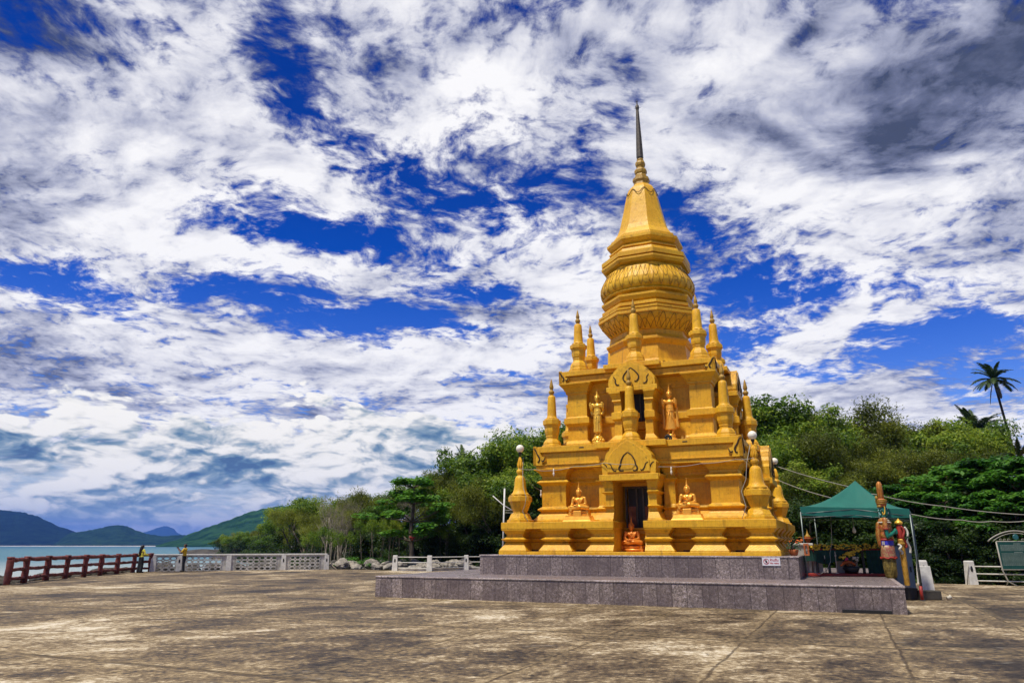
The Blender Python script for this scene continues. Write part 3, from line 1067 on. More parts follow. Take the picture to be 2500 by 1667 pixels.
# upper storey
mb = MB()
mb.mould(-2.19, 2.19, -2.19, 2.19, P2, None, (1, 1, 1, 1), .55)
mb.build('wall', G, pag)
ARCH2 = [(.80, 6.862), (.825, 6.95), (.80, 7.13), (.72, 7.27), (.64, 7.36), (.55, 7.46), (.46, 7.54), (.32, 7.61), (.2, 7.67), (.1, 7.71), (0, 7.78)]
for T in each():
    MB().mould(1.83, 2.55, 1.83, 2.55, P2, T).build('corner_pier', G, pag)
    for s in (1, -1):
        x0, x1 = sorted((s * .405, s * .665))
        MB().mould(x0, x1, -3.10, -2.1, PC, T, (s < 0, s > 0, 1, 0)).build('window_column', G, pag)
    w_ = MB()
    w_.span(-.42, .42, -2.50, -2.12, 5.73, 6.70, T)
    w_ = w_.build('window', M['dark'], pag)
    f_ = MB()
    f_.span(-.42, .42, -2.62, -2.12, 5.58, 5.70, T)
    f_.span(-.42, .42, -2.56, -2.12, 5.45, 5.58, T)
    f_.build('sill', G, w_)
    f_ = MB()
    for x in (-.12, .12):
        f_.span(x - .02, x + .02, -2.53, -2.49, 5.73, 6.69, T)
    f_.build('mullion', M['old_bronze'], w_)
    pd = MB()
    pd.extrude(mirrored(ARCH2), -3.17, -2.6, T)
    pd.extrude([(x * .90, 6.862 + (z - 6.862) * .92) for x, z in mirrored(ARCH2)], -3.20, -3.165, T, .02)
    pd = pd.build('pediment', G, pag)
    MB().span(-.885, .885, -3.21, -2.1, 6.692, 6.86, T, .012).build('lintel', G, pd)
    c_ = MB()
    for sx in (1, -1):
        for ln in ([(0, 7.50), (.14, 7.38), (.25, 7.24), (.27, 7.12), (.20, 7.02), (.12, 7.02)], [(.62, 7.22), (.55, 7.12), (.56, 7.02), (.50, 6.93), (.42, 6.93)]):
            p_, r_ = curl([(x * sx, z) for x, z in ln], -3.205, .02)
            c_.tube(p_, r_, 6, T)
    c_.build('carved_scroll', M['groove'], pd)
    MB().span(-1.045, .95, -2.95, -2.3, 7.592, 7.755, T, .012).build('roof_ledge', G, pag)
    acroterion(2.755, 7.255, 7.70, .36, T)
mb = MB()
mb.span(-2.72, 2.72, -2.72, 2.72, 7.252, 7.30, None, .006)
mb.span(-2.66, 2.66, -2.66, 2.66, 7.30, 7.475)
mb.span(-2.60, 2.60, -2.60, 2.60, 7.475, 7.51)
mb.span(-2.755, 2.755, -2.755, 2.755, 7.51, 7.695, None, .012)
mb.build('cornice', G, pag)

# spire: eight-sided courses, lotus rings, bell and needle
OCT = math.pi / 8


def octo(name, prof, parent=pag, mat=G):
    return MB().lathe(prof, 8, None, OCT).build(name, mat, parent)


def lotus(name, prof, petals, z0, z1, tip_up=False, round_=True, depth=.045, rows=1, parent=pag):
    """ring of overlapping leaf petals carved in relief"""
    seg = petals * 12
    pts, fs = [], []
    n = 22
    P = []
    for i in range(n + 1):
        z = z0 + (z1 - z0) * i / n
        k = max(j for j in range(len(prof)) if prof[j][1] <= z + 1e-6)
        k = min(k, len(prof) - 2)
        t = (z - prof[k][1]) / (prof[k + 1][1] - prof[k][1])
        P.append((prof[k][0] * (1 - t) + prof[k + 1][0] * t, z))
    for i, (r, z) in enumerate(P):
        t = i / n
        if not tip_up:
            t = 1 - t
        for j in range(seg):
            a = 2 * math.pi * j / seg
            rr = r
            if not round_:
                b_ = (a - OCT) % (math.pi / 4) - math.pi / 8
                rr = r * math.cos(math.pi / 8) / math.cos(b_)
            h = -depth
            for row in range(2):
                c = (j / 12.0 + row * .5) % 1.0 - .5
                half = .5 * (1 - max(0, t - (.62 if row else .78)) / (.30 if row else .22)) if t > (.62 if row else .78) else .5
                if t > (.92 if row else 1.0):
                    half = 0
                if half > 0 and abs(c) < half:
                    e = 1 - abs(c) / half
                    h = max(h, -depth * (.0 + row * .45) - depth * .9 * max(0, .32 - e) / .32)
            pts.append(((rr + h) * math.cos(a), (rr + h) * math.sin(a), z))
    for i in range(n):
        for j in range(seg):
            k = (j + 1) % seg
            fs.append((i * seg + j, i * seg + k, i * seg + seg + k, i * seg + seg + j))
    mb_ = MB()
    mb_.add(pts, fs, None, True)
    return mb_.build(name, M['gold_lotus'], parent)


M['gold_lotus'] = gold_paint('gold_carving', (0.76, 0.40, 0.013), (0.88, 0.51, 0.020), (0.48, 0.19, 0.007))


def petal_lines(parent, prof, petals, z0, z1, tip_up, round_, w=.009, base=0.0):
    """scored outlines of the petals"""
    def rad(z, a):
        k = max(j for j in range(len(prof)) if prof[j][1] <= z + 1e-6)
        k = min(k, len(prof) - 2)
        t = (z - prof[k][1]) / (prof[k + 1][1] - prof[k][1])
        rr = prof[k][0] * (1 - t) + prof[k + 1][0] * t
        if not round_:
            b_ = (a - OCT) % (math.pi / 4) - math.pi / 8
            rr *= math.cos(math.pi / 8) / math.cos(b_)
        return rr + .002
    m_ = MB()
    for row in range(2):
        for k in range(petals):
            a0 = 2 * math.pi * (k + row * .5) / petals
            da = math.pi / petals
            pts = []
            for i in range(15):
                q = abs(i - 7) / 7.0
                h_ = 1 - q ** 1.5 if row == 0 else (1 - q ** 1.6) * .62
                zz = z0 + (z1 - z0) * h_ * .97 if tip_up else z1 - (z1 - z0) * h_ * .97
                aa = a0 + da * (i - 7) / 7.0 * .97
                r_ = rad(min(max(zz, z0 + .002), z1 - .002), aa)
                pts.append((r_ * math.cos(aa), r_ * math.sin(aa), zz))
            m_.tube(pts, w, 4, None, True, False)
    return m_.build('carved_line', M['carved_brown'], parent)


octo('base_course', [(1.78, 7.66), (1.74, 7.90), (1.62, 8.20), (1.60, 8.42), (1.57, 8.78), (1.62, 8.82), (1.70, 8.95), (1.70, 9.02), (1.60, 9.06), (1.53, 9.15), (1.50, 9.20), (1.50, 9.36), (1.56, 9.38)])
q1 = lotus('lotus_course', [(1.88, 7.67), (1.80, 7.85), (1.66, 8.10)], 24, 7.68, 8.10, True, False, .035)
petal_lines(q1, [(1.88, 7.67), (1.80, 7.85), (1.66, 8.10)], 24, 7.68, 8.10, True, False)
L2P = [(1.54, 9.36), (1.62, 9.45), (1.72, 9.56), (1.84, 9.70), (1.94, 9.86), (1.97, 9.95)]
q2 = lotus('lotus_course', [(1.54, 9.36), (1.62, 9.45), (1.72, 9.56), (1.84, 9.70), (1.94, 9.86), (1.97, 9.95)], 24, 9.38, 9.94, True, False, .042)
petal_lines(q2, L2P, 24, 9.40, 9.92, True, False)
octo('band_course', [(1.75, 9.93), (1.985, 9.935), (1.985, 10.05), (1.86, 10.06), (1.86, 10.09), (1.96, 10.10), (1.965, 10.19), (1.84, 10.21), (1.78, 10.235), (1.66, 10.245), (1.66, 10.285), (1.82, 10.295), (1.82, 10.41), (1.66, 10.43), (1.64, 10.49), (1.74, 10.52), (1.83, 10.66), (1.83, 10.74), (1.68, 10.76), (1.66, 10.82), (1.72, 10.85), (1.70, 10.90), (1.40, 10.95)])
TOR = [(1.60, 10.90), (1.70, 10.95), (1.80, 11.05), (1.845, 11.22), (1.83, 11.40), (1.74, 11.60), (1.62, 11.80), (1.58, 11.90)]
q3 = lotus('lotus_ring', TOR, 30, 10.93, 11.90, False, True, .032)
petal_lines(q3, TOR, 30, 10.98, 11.86, False, True, .008)
MB().lathe([(1.66, 10.86), (1.74, 10.90), (1.74, 10.94), (1.60, 10.96)], 64, None, 0, True).build('bead_ring', G, pag)
octo('band_course', [(1.45, 11.88), (1.60, 11.90), (1.63, 11.96), (1.52, 11.98), (1.52, 12.02), (1.72, 12.08), (1.785, 12.18), (1.785, 12.26), (1.64, 12.275), (1.64, 12.315), (1.77, 12.33), (1.77, 12.50), (1.60, 12.54), (1.54, 12.62), (1.50, 12.72), (1.36, 12.74), (1.36, 12.80), (1.45, 12.82), (1.45, 12.88), (1.32, 12.90), (1.32, 12.96), (1.42, 13.02), (1.53, 13.14), (1.53, 13.24), (1.38, 13.28), (1.36, 13.42), (1.20, 13.46)])
bell = octo('bell', [(1.30, 13.42), (1.22, 13.55), (1.10, 13.72), (1.00, 13.95), (.93, 14.20), (.86, 14.50), (.79, 14.80), (.72, 15.15), (.66, 15.40), (.60, 15.62), (.545, 15.76), (.47, 15.86), (.37, 15.94), (.33, 15.98)])
c_ = MB()
for k in range(8):                                       # leaf collar scored round the shoulder of the bell
    A = Matrix.Rotation(k * math.pi / 4, 4, 'Z')
    p_ = [(-.235, -.575, 15.62), (-.16, -.60, 15.57), (-.09, -.645, 15.44), (0, -.665, 15.38), (.09, -.645, 15.44), (.16, -.60, 15.57), (.235, -.575, 15.62)]
    c_.tube(p_, .014, 6, A)
c_.build('carved_collar', M['groove'], bell)
MB().lathe([(.34, 15.95), (.31, 16.08), (.33, 16.12), (.36, 16.18), (.345, 16.30), (.25, 16.36), (.24, 16.44), (.22, 16.50), (.255, 16.55), (.265, 16.66), (.24, 16.72), (.17, 16.77), (.165, 16.84), (.20, 16.90), (.215, 17.00), (.19, 17.08), (.14, 17.13), (.15, 17.18), (.13, 17.22)], 8, None, OCT).build('ringed_neck', M['gold_dull'], pag)
needle = MB().lathe([(.128, 17.21), (.15, 17.30), (.12, 18.2), (.085, 19.0), (.062, 19.60), (.07, 19.62), (.085, 19.70), (.075, 19.80), (.03, 19.87), (.03, 19.93), (.012, 19.96), (.008, 20.12), (.0, 20.24)], 8, None, OCT).build('needle', M['old_bronze'], pag)
v = MB()
for k in range(6):
    a = k * math.pi / 3
    v.tube([(0, 0, 19.96), (.05 * math.cos(a), .05 * math.sin(a), 20.02), (.09 * math.cos(a), .09 * math.sin(a), 20.10)], [.009, .007, .003], 5)
for a in (.3, 3.4):
    v.tube([(.04 * math.cos(a), .04 * math.sin(a), 19.68), (.14 * math.cos(a), .14 * math.sin(a), 19.70)], .008, 5)
v.build('crown_spike', M['black'], needle)


def stupa(profile_low, profile_bell, finial, x, y, lamp=False, ribbed=False):
    """small stupa standing on a ledge: moulded base, bell, finial"""
    T = Matrix.Translation((x, y, 0))
    b = MB().lathe(profile_low, 8, T, OCT).build('corner_stupa', G, pag)
    MB().lathe(profile_bell, 20, T, 0, True).build('bell', G, b)
    f = MB()
    f.lathe(finial, 12, T, 0, True)
    if ribbed:
        for k in range(8):
            A = T @ Matrix.Rotation(k * math.pi / 4, 4, 'Z')
            f.tube([(.05, 0, 4.13), (.088, 0, 4.20), (.085, 0, 4.28), (.055, 0, 4.42), (.03, 0, 4.53)], [.012, .022, .024, .018, .01], 6, A)
    f.build('finial', M['gold_dull'] if not lamp else G, b)
    if lamp:
        l = MB()
        l.lathe([(.022, 4.50), (.022, 4.60), (.05, 4.66), (.062, 4.71), (.05, 4.72)], 12, T, 0, True)
        l = l.build('lamp_holder', M['black'], b)
        MB().ball((x, y, 4.833), .137, None, 20, 12).build('globe', M['globe'], b)
    return b


def k_(prof, z, s=1.0):
    return [(r * s, zz + z) for r, zz in prof]


S8 = 1 / math.cos(OCT)                                    # flats to vertices
LOW0 = [(r * 1.04, z) for r, z in [(.43, 2.336), (.43, 2.42), (.37, 2.45), (.365, 2.48), (.34, 2.53), (.30, 2.62), (.235, 2.66), (.235, 2.71), (.25, 2.73), (.28, 2.80), (.32, 2.92), (.345, 2.97), (.35, 3.01), (.39, 3.035), (.39, 3.18), (.355, 3.20), (.35, 3.24), (.25, 3.28)]]
BELL0 = [(.35, 3.235), (.30, 3.29), (.25, 3.34), (.225, 3.42), (.205, 3.52), (.19, 3.70), (.175, 3.80), (.155, 3.85), (.12, 3.885), (.095, 3.91), (.085, 3.93)]
FIN0 = [(.10, 3.90), (.085, 3.945), (.11, 3.98), (.128, 4.035), (.115, 4.09), (.08, 4.12), (.07, 4.14), (.085, 4.18), (.085, 4.25), (.06, 4.38), (.035, 4.50), (.022, 4.55)]
LOW1 = [(r * 1.04, z) for r, z in [(.36, 4.905), (.35, 4.98), (.30, 5.02), (.30, 5.07), (.27, 5.14), (.225, 5.20), (.20, 5.22), (.20, 5.28), (.215, 5.30), (.21, 5.34), (.225, 5.38), (.25, 5.48), (.255, 5.64), (.27, 5.66), (.27, 5.70), (.31, 5.73), (.31, 5.88), (.25, 5.92), (.245, 5.95), (.20, 5.97)]]
BELL1 = [(.24, 5.94), (.19, 5.98), (.17, 6.03), (.165, 6.10), (.15, 6.45), (.138, 6.70), (.13, 6.75), (.10, 6.79), (.07, 6.81)]
FIN1 = [(.07, 6.80), (.065, 6.83), (.09, 6.87), (.107, 6.92), (.09, 6.96), (.055, 6.99), (.05, 7.02), (.072, 7.06), (.078, 7.10), (.06, 7.20), (.035, 7.32), (.012, 7.41)]
LOW2 = [(r * 1.0, z) for r, z in [(.385, 7.695), (.38, 7.84), (.33, 7.88), (.325, 7.96), (.29, 8.06), (.23, 8.14), (.215, 8.16), (.21, 8.22), (.225, 8.25), (.215, 8.28), (.245, 8.33), (.26, 8.42), (.26, 8.57), (.28, 8.59), (.28, 8.63), (.32, 8.65), (.32, 8.77), (.26, 8.81), (.25, 8.84), (.20, 8.86)]]
BELL2 = [(.25, 8.83), (.19, 8.87), (.175, 8.92), (.155, 9.3), (.142, 9.56), (.12, 9.60), (.07, 9.63)]
FIN2 = [(.07, 9.62), (.06, 9.65), (.085, 9.69), (.10, 9.745), (.085, 9.79), (.05, 9.83), (.062, 9.86), (.072, 9.90), (.05, 10.0), (.02, 10.14), (.006, 10.19)]
for sx in (1, -1):
    for sy in (1, -1):
        stupa(LOW0, BELL0, FIN0, 3.87 * sx, 3.87 * sy, True, True)
        stupa(LOW1, BELL1, FIN1, 3.0 * sx, 3.0 * sy)
        stupa(LOW2, BELL2, FIN2, 2.20 * sx, 2.20 * sy)
for T in each():
    p = T @ Vector((-.03, -3.40, 0))
    stupa(LOW1, BELL1, FIN1, p.x, p.y)
    p = T @ Vector((0, -2.42, 0))
    stupa([(r, z + .05) for r, z in LOW2], [(r, z + .05) for r, z in BELL2], [(r, z + .05) for r, z in FIN2], p.x, p.y)

# string of bulbs looped along the front
sl = thing('string_light', 'thin cable with white bulbs strung across the pagoda front below the cornice', 'string light', PAG, ANG)
sl.scale = (PS, PS, PS)


def sag(a, b, s, n=14):
    a, b = Vector(a), Vector(b)
    return [a.lerp(b, i / n) - Vector((0, 0, s * 4 * (i / n) * (1 - i / n))) for i in range(n + 1)]


w_ = MB()
nodes = [(-3.87, -3.99, 4.14), (-3.35, -3.75, 4.12), (-2.95, -3.62, 4.06), (-1.95, -3.66, 4.16), (-.75, -4.13, 4.18), (.1, -4.13, 4.10), (1.28, -3.60, 4.02), (2.2, -3.58, 4.08), (3.3, -3.7, 4.15), (3.87, -3.99, 4.14)]
for a, b in zip(nodes, nodes[1:]):
    w_.tube(sag(a, b, .03, 8), .009, 5)
w_.tube(sag((-3.87, -3.78, 4.10), (-3.45, -3.0, 3.45), .12), .007, 5)
w_.tube([(-3.80, -3.75, 4.55), (-3.74, -3.95, 4.0), (-3.66, -4.10, 3.5), (-3.50, -4.22, 3.15), (-3.53, -4.25, 2.9), (-3.66, -4.16, 2.70), (-3.40, -4.32, 2.36)], .010, 6)
w_.tube([(3.80, -3.98, 4.55), (3.66, -4.05, 4.0), (3.60, -4.10, 3.5), (3.45, -4.2, 3.15), (3.55, -4.2, 2.7), (3.42, -4.3, 2.36)], .010, 6)
w_.build('cable', M['wire'], sl)
for p in ((-2.72, -3.64, 4.10), (1.28, -3.60, 4.0), (-3.45, -3.0, 3.45)):
    MB().lathe([(.012, .02), (.022, 0), (.026, -.07), (.018, -.09), (.032, -.13), (.035, -.16), (.02, -.21), (.006, -.24)], 10, Matrix.Translation(p), 0, True).build('bulb', M['globe'], sl)

# ----------------------------------------------------------------- gilded statues
def face_on(clay, c, s):
    """brow, eyes, nose, lips, chin and long ears on a head centred at c (facing -y)"""
    x, y, z = c
    clay.ball((x, y - .085 * s, z - .005 * s), (.013 * s, .022 * s, .030 * s))
    for k in (1, -1):
        clay.ball((x + k * .036 * s, y - .078 * s, z + .022 * s), (.026 * s, .012 * s, .010 * s))
        clay.ball((x + k * .030 * s, y - .072 * s, z + .004 * s), (.018 * s, .014 * s, .010 * s))
        clay.ball((x + k * .088 * s, y + .005 * s, z - .020 * s), (.012 * s, .026 * s, .060 * s))
    clay.ball((x, y - .080 * s, z - .046 * s), (.026 * s, .014 * s, .009 * s))
    clay.ball((x, y - .070 * s, z - .080 * s), (.024 * s, .020 * s, .018 * s))


def fingers(clay, p, d, up, side, s=1.0, curl=.2):
    """palm with five fingers from wrist p along d; thumb leaves the side of the palm"""
    p, d, up, side = Vector(p), Vector(d).normalized(), Vector(up).normalized(), Vector(side).normalized()
    for i in range(3):
        clay.ball(p + d * (.03 + .022 * i) * s, (.026 * s,) * 3)
    for i, ln in enumerate((.072, .082, .076, .058)):
        a = p + d * .085 * s + side * (.030 - .020 * i) * s
        b = a + d * ln * .55 * s + up * curl * .02 * s
        c = b + d * ln * .45 * s + up * curl * .05 * s
        clay.limb([a, b, c], [.010 * s, .0095 * s, .008 * s])
    a = p + d * .03 * s + side * .030 * s
    clay.limb([a, a + side * .028 * s + d * .025 * s, a + side * .034 * s + d * .060 * s], [.012 * s, .011 * s, .009 * s])


def buddha_head(head, c, s):
    x, y, z = c
    head.ball(c, (.088 * s, .096 * s, .118 * s))
    head.ball((x, y - .02 * s, z - .05 * s), (.070 * s, .070 * s, .070 * s))
    face_on(head, c, s)


def hair_cap(c, s, mat, parent):
    x, y, z = c
    h = MB()
    h.ball((x, y + .014 * s, z + .040 * s), (.096 * s, .098 * s, .090 * s))
    h.ball((x, y + .010 * s, z + .135 * s), (.052 * s, .052 * s, .055 * s))
    r = random.Random(3)
    for i in range(130):                                   # snail curls
        a, b = r.uniform(0, 6.283), r.uniform(-.05, 1.45)
        h.ball((x + .098 * s * math.cos(a) * math.cos(b), y + .014 * s + .100 * s * math.sin(a) * math.cos(b), z + .040 * s + .092 * s * math.sin(b)), .013 * s, None, 6, 4)
    h.lathe([(.030 * s, 0), (.036 * s, .03 * s), (.026 * s, .07 * s), (.014 * s, .12 * s), (.006 * s, .19 * s), (.001, .24 * s)], 10, Matrix.Translation((x, y + .010 * s, z + .175 * s)), 0, True)
    return h.build('hair', mat, parent)


def seated_buddha(label, loc_, rz, scale, mat, group, pedestal=True):
    t = thing('buddha_statue', label, 'statue', loc_, rz, group)
    t.scale = (scale,) * 3
    z = .38 if pedestal else .20
    p = MB()
    if pedestal:
        p.mould(-.36, .36, -.17, .17, [(.13, 0), (.13, .025), (.10, .06), (.055, .17), (.05, .205), (-.01, .215)])
        for zz, w in ((.255, .345), (.335, .33)):
            p.add([], [])
            p.tube([(-w, -.02, zz), (-w * .5, -.10, zz), (0, -.125, zz), (w * .5, -.10, zz), (w, -.02, zz)], [.045, .046, .047, .046, .045], 10)
            p.box((0, .06, zz), (2 * w, .30, .08))
    else:
        for zz, w in ((.05, .36), (.145, .34)):
            p.tube([(-w, -.02, zz), (-w * .5, -.11, zz), (0, -.14, zz), (w * .5, -.11, zz), (w, -.02, zz)], [.05] * 5, 10)
            p.box((0, .06, zz), (2 * w, .32, .09))
    ped = p.build('pedestal', mat, t)
    if pedestal:
        c = MB()
        c.extrude([(-.13, .36), (.13, .36), (.135, .22), (.10, .15), (.05, .12), (0, .10), (-.05, .12), (-.10, .15), (-.135, .22)], -.215, -.16, None, .08)
        c.build('cloth_panel', mat, ped)
    b = Clay()
    # crossed legs
    b.limb([(-.10, .02, z + .085), (-.30, -.06, z + .075), (-.10, -.17, z + .06), (.12, -.16, z + .07)], [.095, .082, .062, .045])
    b.limb([(.10, .02, z + .085), (.30, -.06, z + .075), (.10, -.19, z + .10), (-.14, -.17, z + .11)], [.095, .082, .060, .042])
    b.ball((-.20, -.175, z + .115), (.075, .035, .025))
    b.ball((0, .03, z + .10), (.20, .13, .10))
    b.ball((0, .03, z + .21), (.125, .095, .14))
    b.ball((0, .02, z + .33), (.165, .10, .11))
    b.ball((-.075, -.05, z + .345), (.075, .045, .055))
    b.ball((.075, -.05, z + .345), (.075, .045, .055))
    b.limb([(0, .02, z + .40), (0, .01, z + .47)], [.055, .048])
    for k in (1, -1):
        b.ball((k * .185, .02, z + .385), (.065, .06, .06))
        e = (k * .235, .0, z + .20)
        w = (k * .06, -.19, z + .155) if (k > 0 or not pedestal) else (-.24, -.15, z + .13)
        b.limb([(k * .20, .02, z + .37), e, w], [.055, .045, .030])
        if k > 0 or not pedestal:
            fingers(b, w, (-k, -.1, -.02), (0, 0, 1), (0, -1, .2), 1.1)
        else:
            fingers(b, w, (.05, -.35, -1), (0, 1, 0), (1, 0, 0), 1.1)
    hc = (0, -.005, z + .565)
    buddha_head(b, hc, .92)
    body = b.build('body', mat, t, .011, 3)
    hair_cap(hc, .92, mat, body)
    r = MB()                                               # folded robe over the left shoulder
    for i, dx in enumerate((0, .022, .044, .066)):
        r.tube([(.10 + dx, .09, z + .42), (.10 + dx, .0, z + .445), (.085 + dx, -.085, z + .38), (.05 + dx, -.115, z + .28), (.02 + dx, -.115, z + .19)], [.012, .014, .015, .014, .010], 6)
    r.tube([(-.16, -.03, z + .42), (-.05, -.105, z + .33), (.07, -.12, z + .24), (.15, -.07, z + .18)], .010, 6)
    r.build('robe_fold', mat, body)
    return t


def standing_buddha(label, loc_, rz, scale, mat, group, flared):
    t = thing('buddha_statue', label, 'statue', loc_, rz, group)
    t.scale = (scale,) * 3
    if flared:
        p = MB().lathe([(.25, 0), (.25, .03), (.22, .08), (.17, .16), (.14, .20), (.16, .24), (.14, .28), (.10, .30)], 20, None, 0, True)
    else:
        p = MB().lathe([(.215, 0), (.215, .10), (.19, .12), (.17, .15), (.19, .19), (.185, .24), (.15, .27), (.14, .30), (.10, .31)], 20, None, 0, True)
        for i in range(14):
            a = i * 2 * math.pi / 14
            p.ball((.195 * math.cos(a), .195 * math.sin(a), .15), (.035, .035, .05), None, 8, 5)
    p.build('pedestal', mat, t)
    z = .30
    b = Clay()
    for k in (1, -1):
        b.limb([(k * .075, 0, z + .42), (k * .07, .0, z + .20), (k * .065, .01, z + .04)], [.07, .05, .034])
        b.limb([(k * .065, .01, z + .03), (k * .075, -.12, z + .02)], [.032, .024])
        b.ball((k * .17, .0, z + 1.13), (.07, .06, .06))
    b.ball((0, 0, z + .68), (.145, .095, .16))
    b.ball((0, 0, z + .90), (.135, .09, .18))
    b.ball((0, 0, z + 1.08), (.175, .10, .10))
    b.limb([(0, 0, z + 1.15), (0, -.01, z + 1.24)], [.052, .046])
    for k in (1, -1):
        el = (k * .215, .02, z + .90)
        wr = (k * .215, -.14, z + 1.00)
        b.limb([(k * .20, 0, z + 1.12), el, wr], [.055, .044, .028])
        fingers(b, wr, (0, -.12, 1), (0, -1, 0), (-k, 0, 0), 1.15)
    hc = (0, -.01, z + 1.345)
    buddha_head(b, hc, .95)
    body = b.build('body', mat, t, .011, 3)
    hair_cap(hc, .95, mat, body)
    r = Clay()
    w = .20 if flared else .165
    prof = [(.02, .13), (w, .14), (w * .98, .22), (w * .90, .40), (.150, .58), (.152, .70), (.140, .82), (.135, .92), (.05, .96)]
    r.mb.lathe([(a_, z + b_) for a_, b_ in prof], 28, Matrix.Scale(.70, 4, (0, 1, 0)), 0, True)
    if flared:
        for k in (1, -1):
            r.limb([(k * .235, .03, z + .90), (k * .22, .05, z + .55), (k * .235, .05, z + .24)], [.035, .045, .055])
    else:
        for k in (1, -1):
            r.limb([(k * .205, .03, z + 1.06), (k * .215, .02, z + .86), (k * .19, -.01, z + .78)], [.05, .05, .035])
    robe = r.build('robe', mat, t, .013, 3)
    f = MB()
    f.tube([(-.10, -.10, z + .80), (.0, -.122, z + .70), (.10, -.115, z + .52), (.13, -.09, z + .40)], .012, 6)
    f.tube([(-.05, -.108, z + .17), (-.04, -.118, z + .5), (-.02, -.12, z + .74)], .010, 6)
    f.tube([(.05, -.108, z + .17), (.045, -.118, z + .5), (.03, -.12, z + .70)], .010, 6)
    f.tube([(-.145, -.03, z + .77), (-.08, -.10, z + .78), (.08, -.10, z + .78), (.145, -.03, z + .77)], .014, 6)
    f.build('robe_fold', mat, robe)
    return t


GB, GS = M['gold_bright'], M['gold_statue']
FR, RT = ANG, ANG + math.pi / 2
seated_buddha('seated gilded buddha in the recess left of the lower doorway', loc(-1.86, -3.58, 2.337), FR, PS, GS, 'seated buddhas on the pagoda')
seated_buddha('seated gilded buddha in the recess right of the lower doorway', loc(1.73, -3.58, 2.337), FR, PS, GS, 'seated buddhas on the pagoda')
seated_buddha('small copper-gold seated buddha on the floor of the lower doorway', loc(-.17, -3.35, 1.406), FR, PS * 1.0, M['copper_gold'], 'seated buddhas on the pagoda', False)
seated_buddha('seated gilded buddha on the right side of the pagoda, behind the front right lamp', loc(3.58, -1.80, 2.337), RT, PS, GS, 'seated buddhas on the pagoda')
standing_buddha('standing golden buddha in a narrow robe, left of the upper window', loc(-1.43, -2.56, 4.99), FR, PS, GB, 'standing buddhas on the upper storey', False)
standing_buddha('standing golden buddha with a flared robe, right of the upper window', loc(1.15, -2.62, 4.907), FR, PS, GS, 'standing buddhas on the upper storey', True)
standing_buddha('standing orange-gold buddha on the right side of the upper storey, half hidden', loc(2.75, -1.30, 4.907), RT, PS, M['copper_gold'], 'standing buddhas on the upper storey', True)
for u in (-1.43,):
    q = MB()
    q.box((0, 0, .04), (.5, .5, .085), None, 0, .012)
    q = q.build('statue_plinth', G, pag)
    q.location = (u, -2.56, 4.905)
# a dark round wreath left against the right standing statue's base
wr = MB()
for i in range(26):
    a = i * 2 * math.pi / 26
    wr.ball((.10 * math.cos(a), 0, .10 * math.sin(a)), (.035, .03, .035), None, 8, 5)
for i in range(9):
    a = i * 2 * math.pi / 9
    wr.ball((.045 * math.cos(a), 0, .045 * math.sin(a)), .028, None, 8, 5)
wr = wr.build('wreath', M['black'], None)
wr.matrix_world = PM @ Matrix.Translation((1.10, -2.90, 5.03))
tag(wr, 'dark round wreath leaning on the base of the right standing buddha', 'wreath')

# ----------------------------------------------------------------- fences round the plaza
M['red_wood'] = plain('red_painted_concrete_log', (0.155, 0.035, 0.026), 0.75, 0, .45, 3.0, .8)
M['stone'] = plain('shore_stone', (0.27, 0.24, 0.19), 0.9, 0, .45, 1.6, .9)
M['dark_stone'] = plain('wet_dark_stone', (0.055, 0.048, 0.036), 0.85, 0, .5, 1.5, .9)
M['mossy'] = plain('weathered_whitewash', (0.50, 0.48, 0.42), 0.8, 0, .35, 2.2, .4)
M['orange'] = plain('orange_cloth', (0.62, 0.13, 0.02), 0.8)
M['green_cloth'] = plain('green_awning', (0.008, 0.125, 0.092), 0.65, 0, .10, 1.4)
M['dark_green'] = plain('dark_green_cloth', (0.008, 0.045, 0.030), 0.85, 0, .3, 5.0)
M['red_paint'] = plain('red_paint', (0.34, 0.030, 0.018), 0.55, 0, .25, 5.0)
M['terracotta'] = plain('terracotta', (0.40, 0.115, 0.035), 0.8, 0, .25, 6.0)

fr_ = [(-21.30, 31.9), (-21.72, 33.66), (-22.21, 36.0), (-22.47, 37.98), (-22.64, 39.93), (-22.84, 41.82), (-23.18, 44.2), (-23.36, 46.46), (-23.02, 47.9)]
fence = thing('railing', 'dark red railing of rough log-like posts and rails along the water', 'railing', (fr_[0][0], fr_[0][1], 0))
o0 = Vector((fr_[0][0], fr_[0][1], 0))
r = random.Random(5)
for i, (x, y) in enumerate(fr_):
    b = Vector((x, y, 0)) - o0
    m = MB()
    ln = [(b.x + r.uniform(-.02, .02), b.y, z) for z in (-.05, .2, .45, .7, .95, 1.10)]
    m.tube(ln, [.135 + r.uniform(-.015, .015) for _ in ln], 9)
    m.tube([(b.x, b.y, 1.04), (b.x, b.y, 1.13)], [.15, .14], 9)
    m.build('post', M['red_wood'], fence)
for z, rad in ((1.00, .088), (.60, .075), (.22, .075)):
    m = MB()
    for (a, c) in zip(fr_, fr_[1:]):
        a, c = Vector((*a, z)) - o0, Vector((*c, z)) - o0
        pts = [a.lerp(c, k / 6) + Vector((0, 0, r.uniform(-.018, .018))) for k in range(7)]
        m.tube(pts, [rad + r.uniform(-.012, .016) for _ in pts], 8)
        for k in range(3):
            q = a.lerp(c, r.random())
            m.ball((q.x + .06, q.y - .05, q.z + .05), .035, None, 6, 4)
    m.build('rail', M['red_wood'], fence)
fence_loc = fence

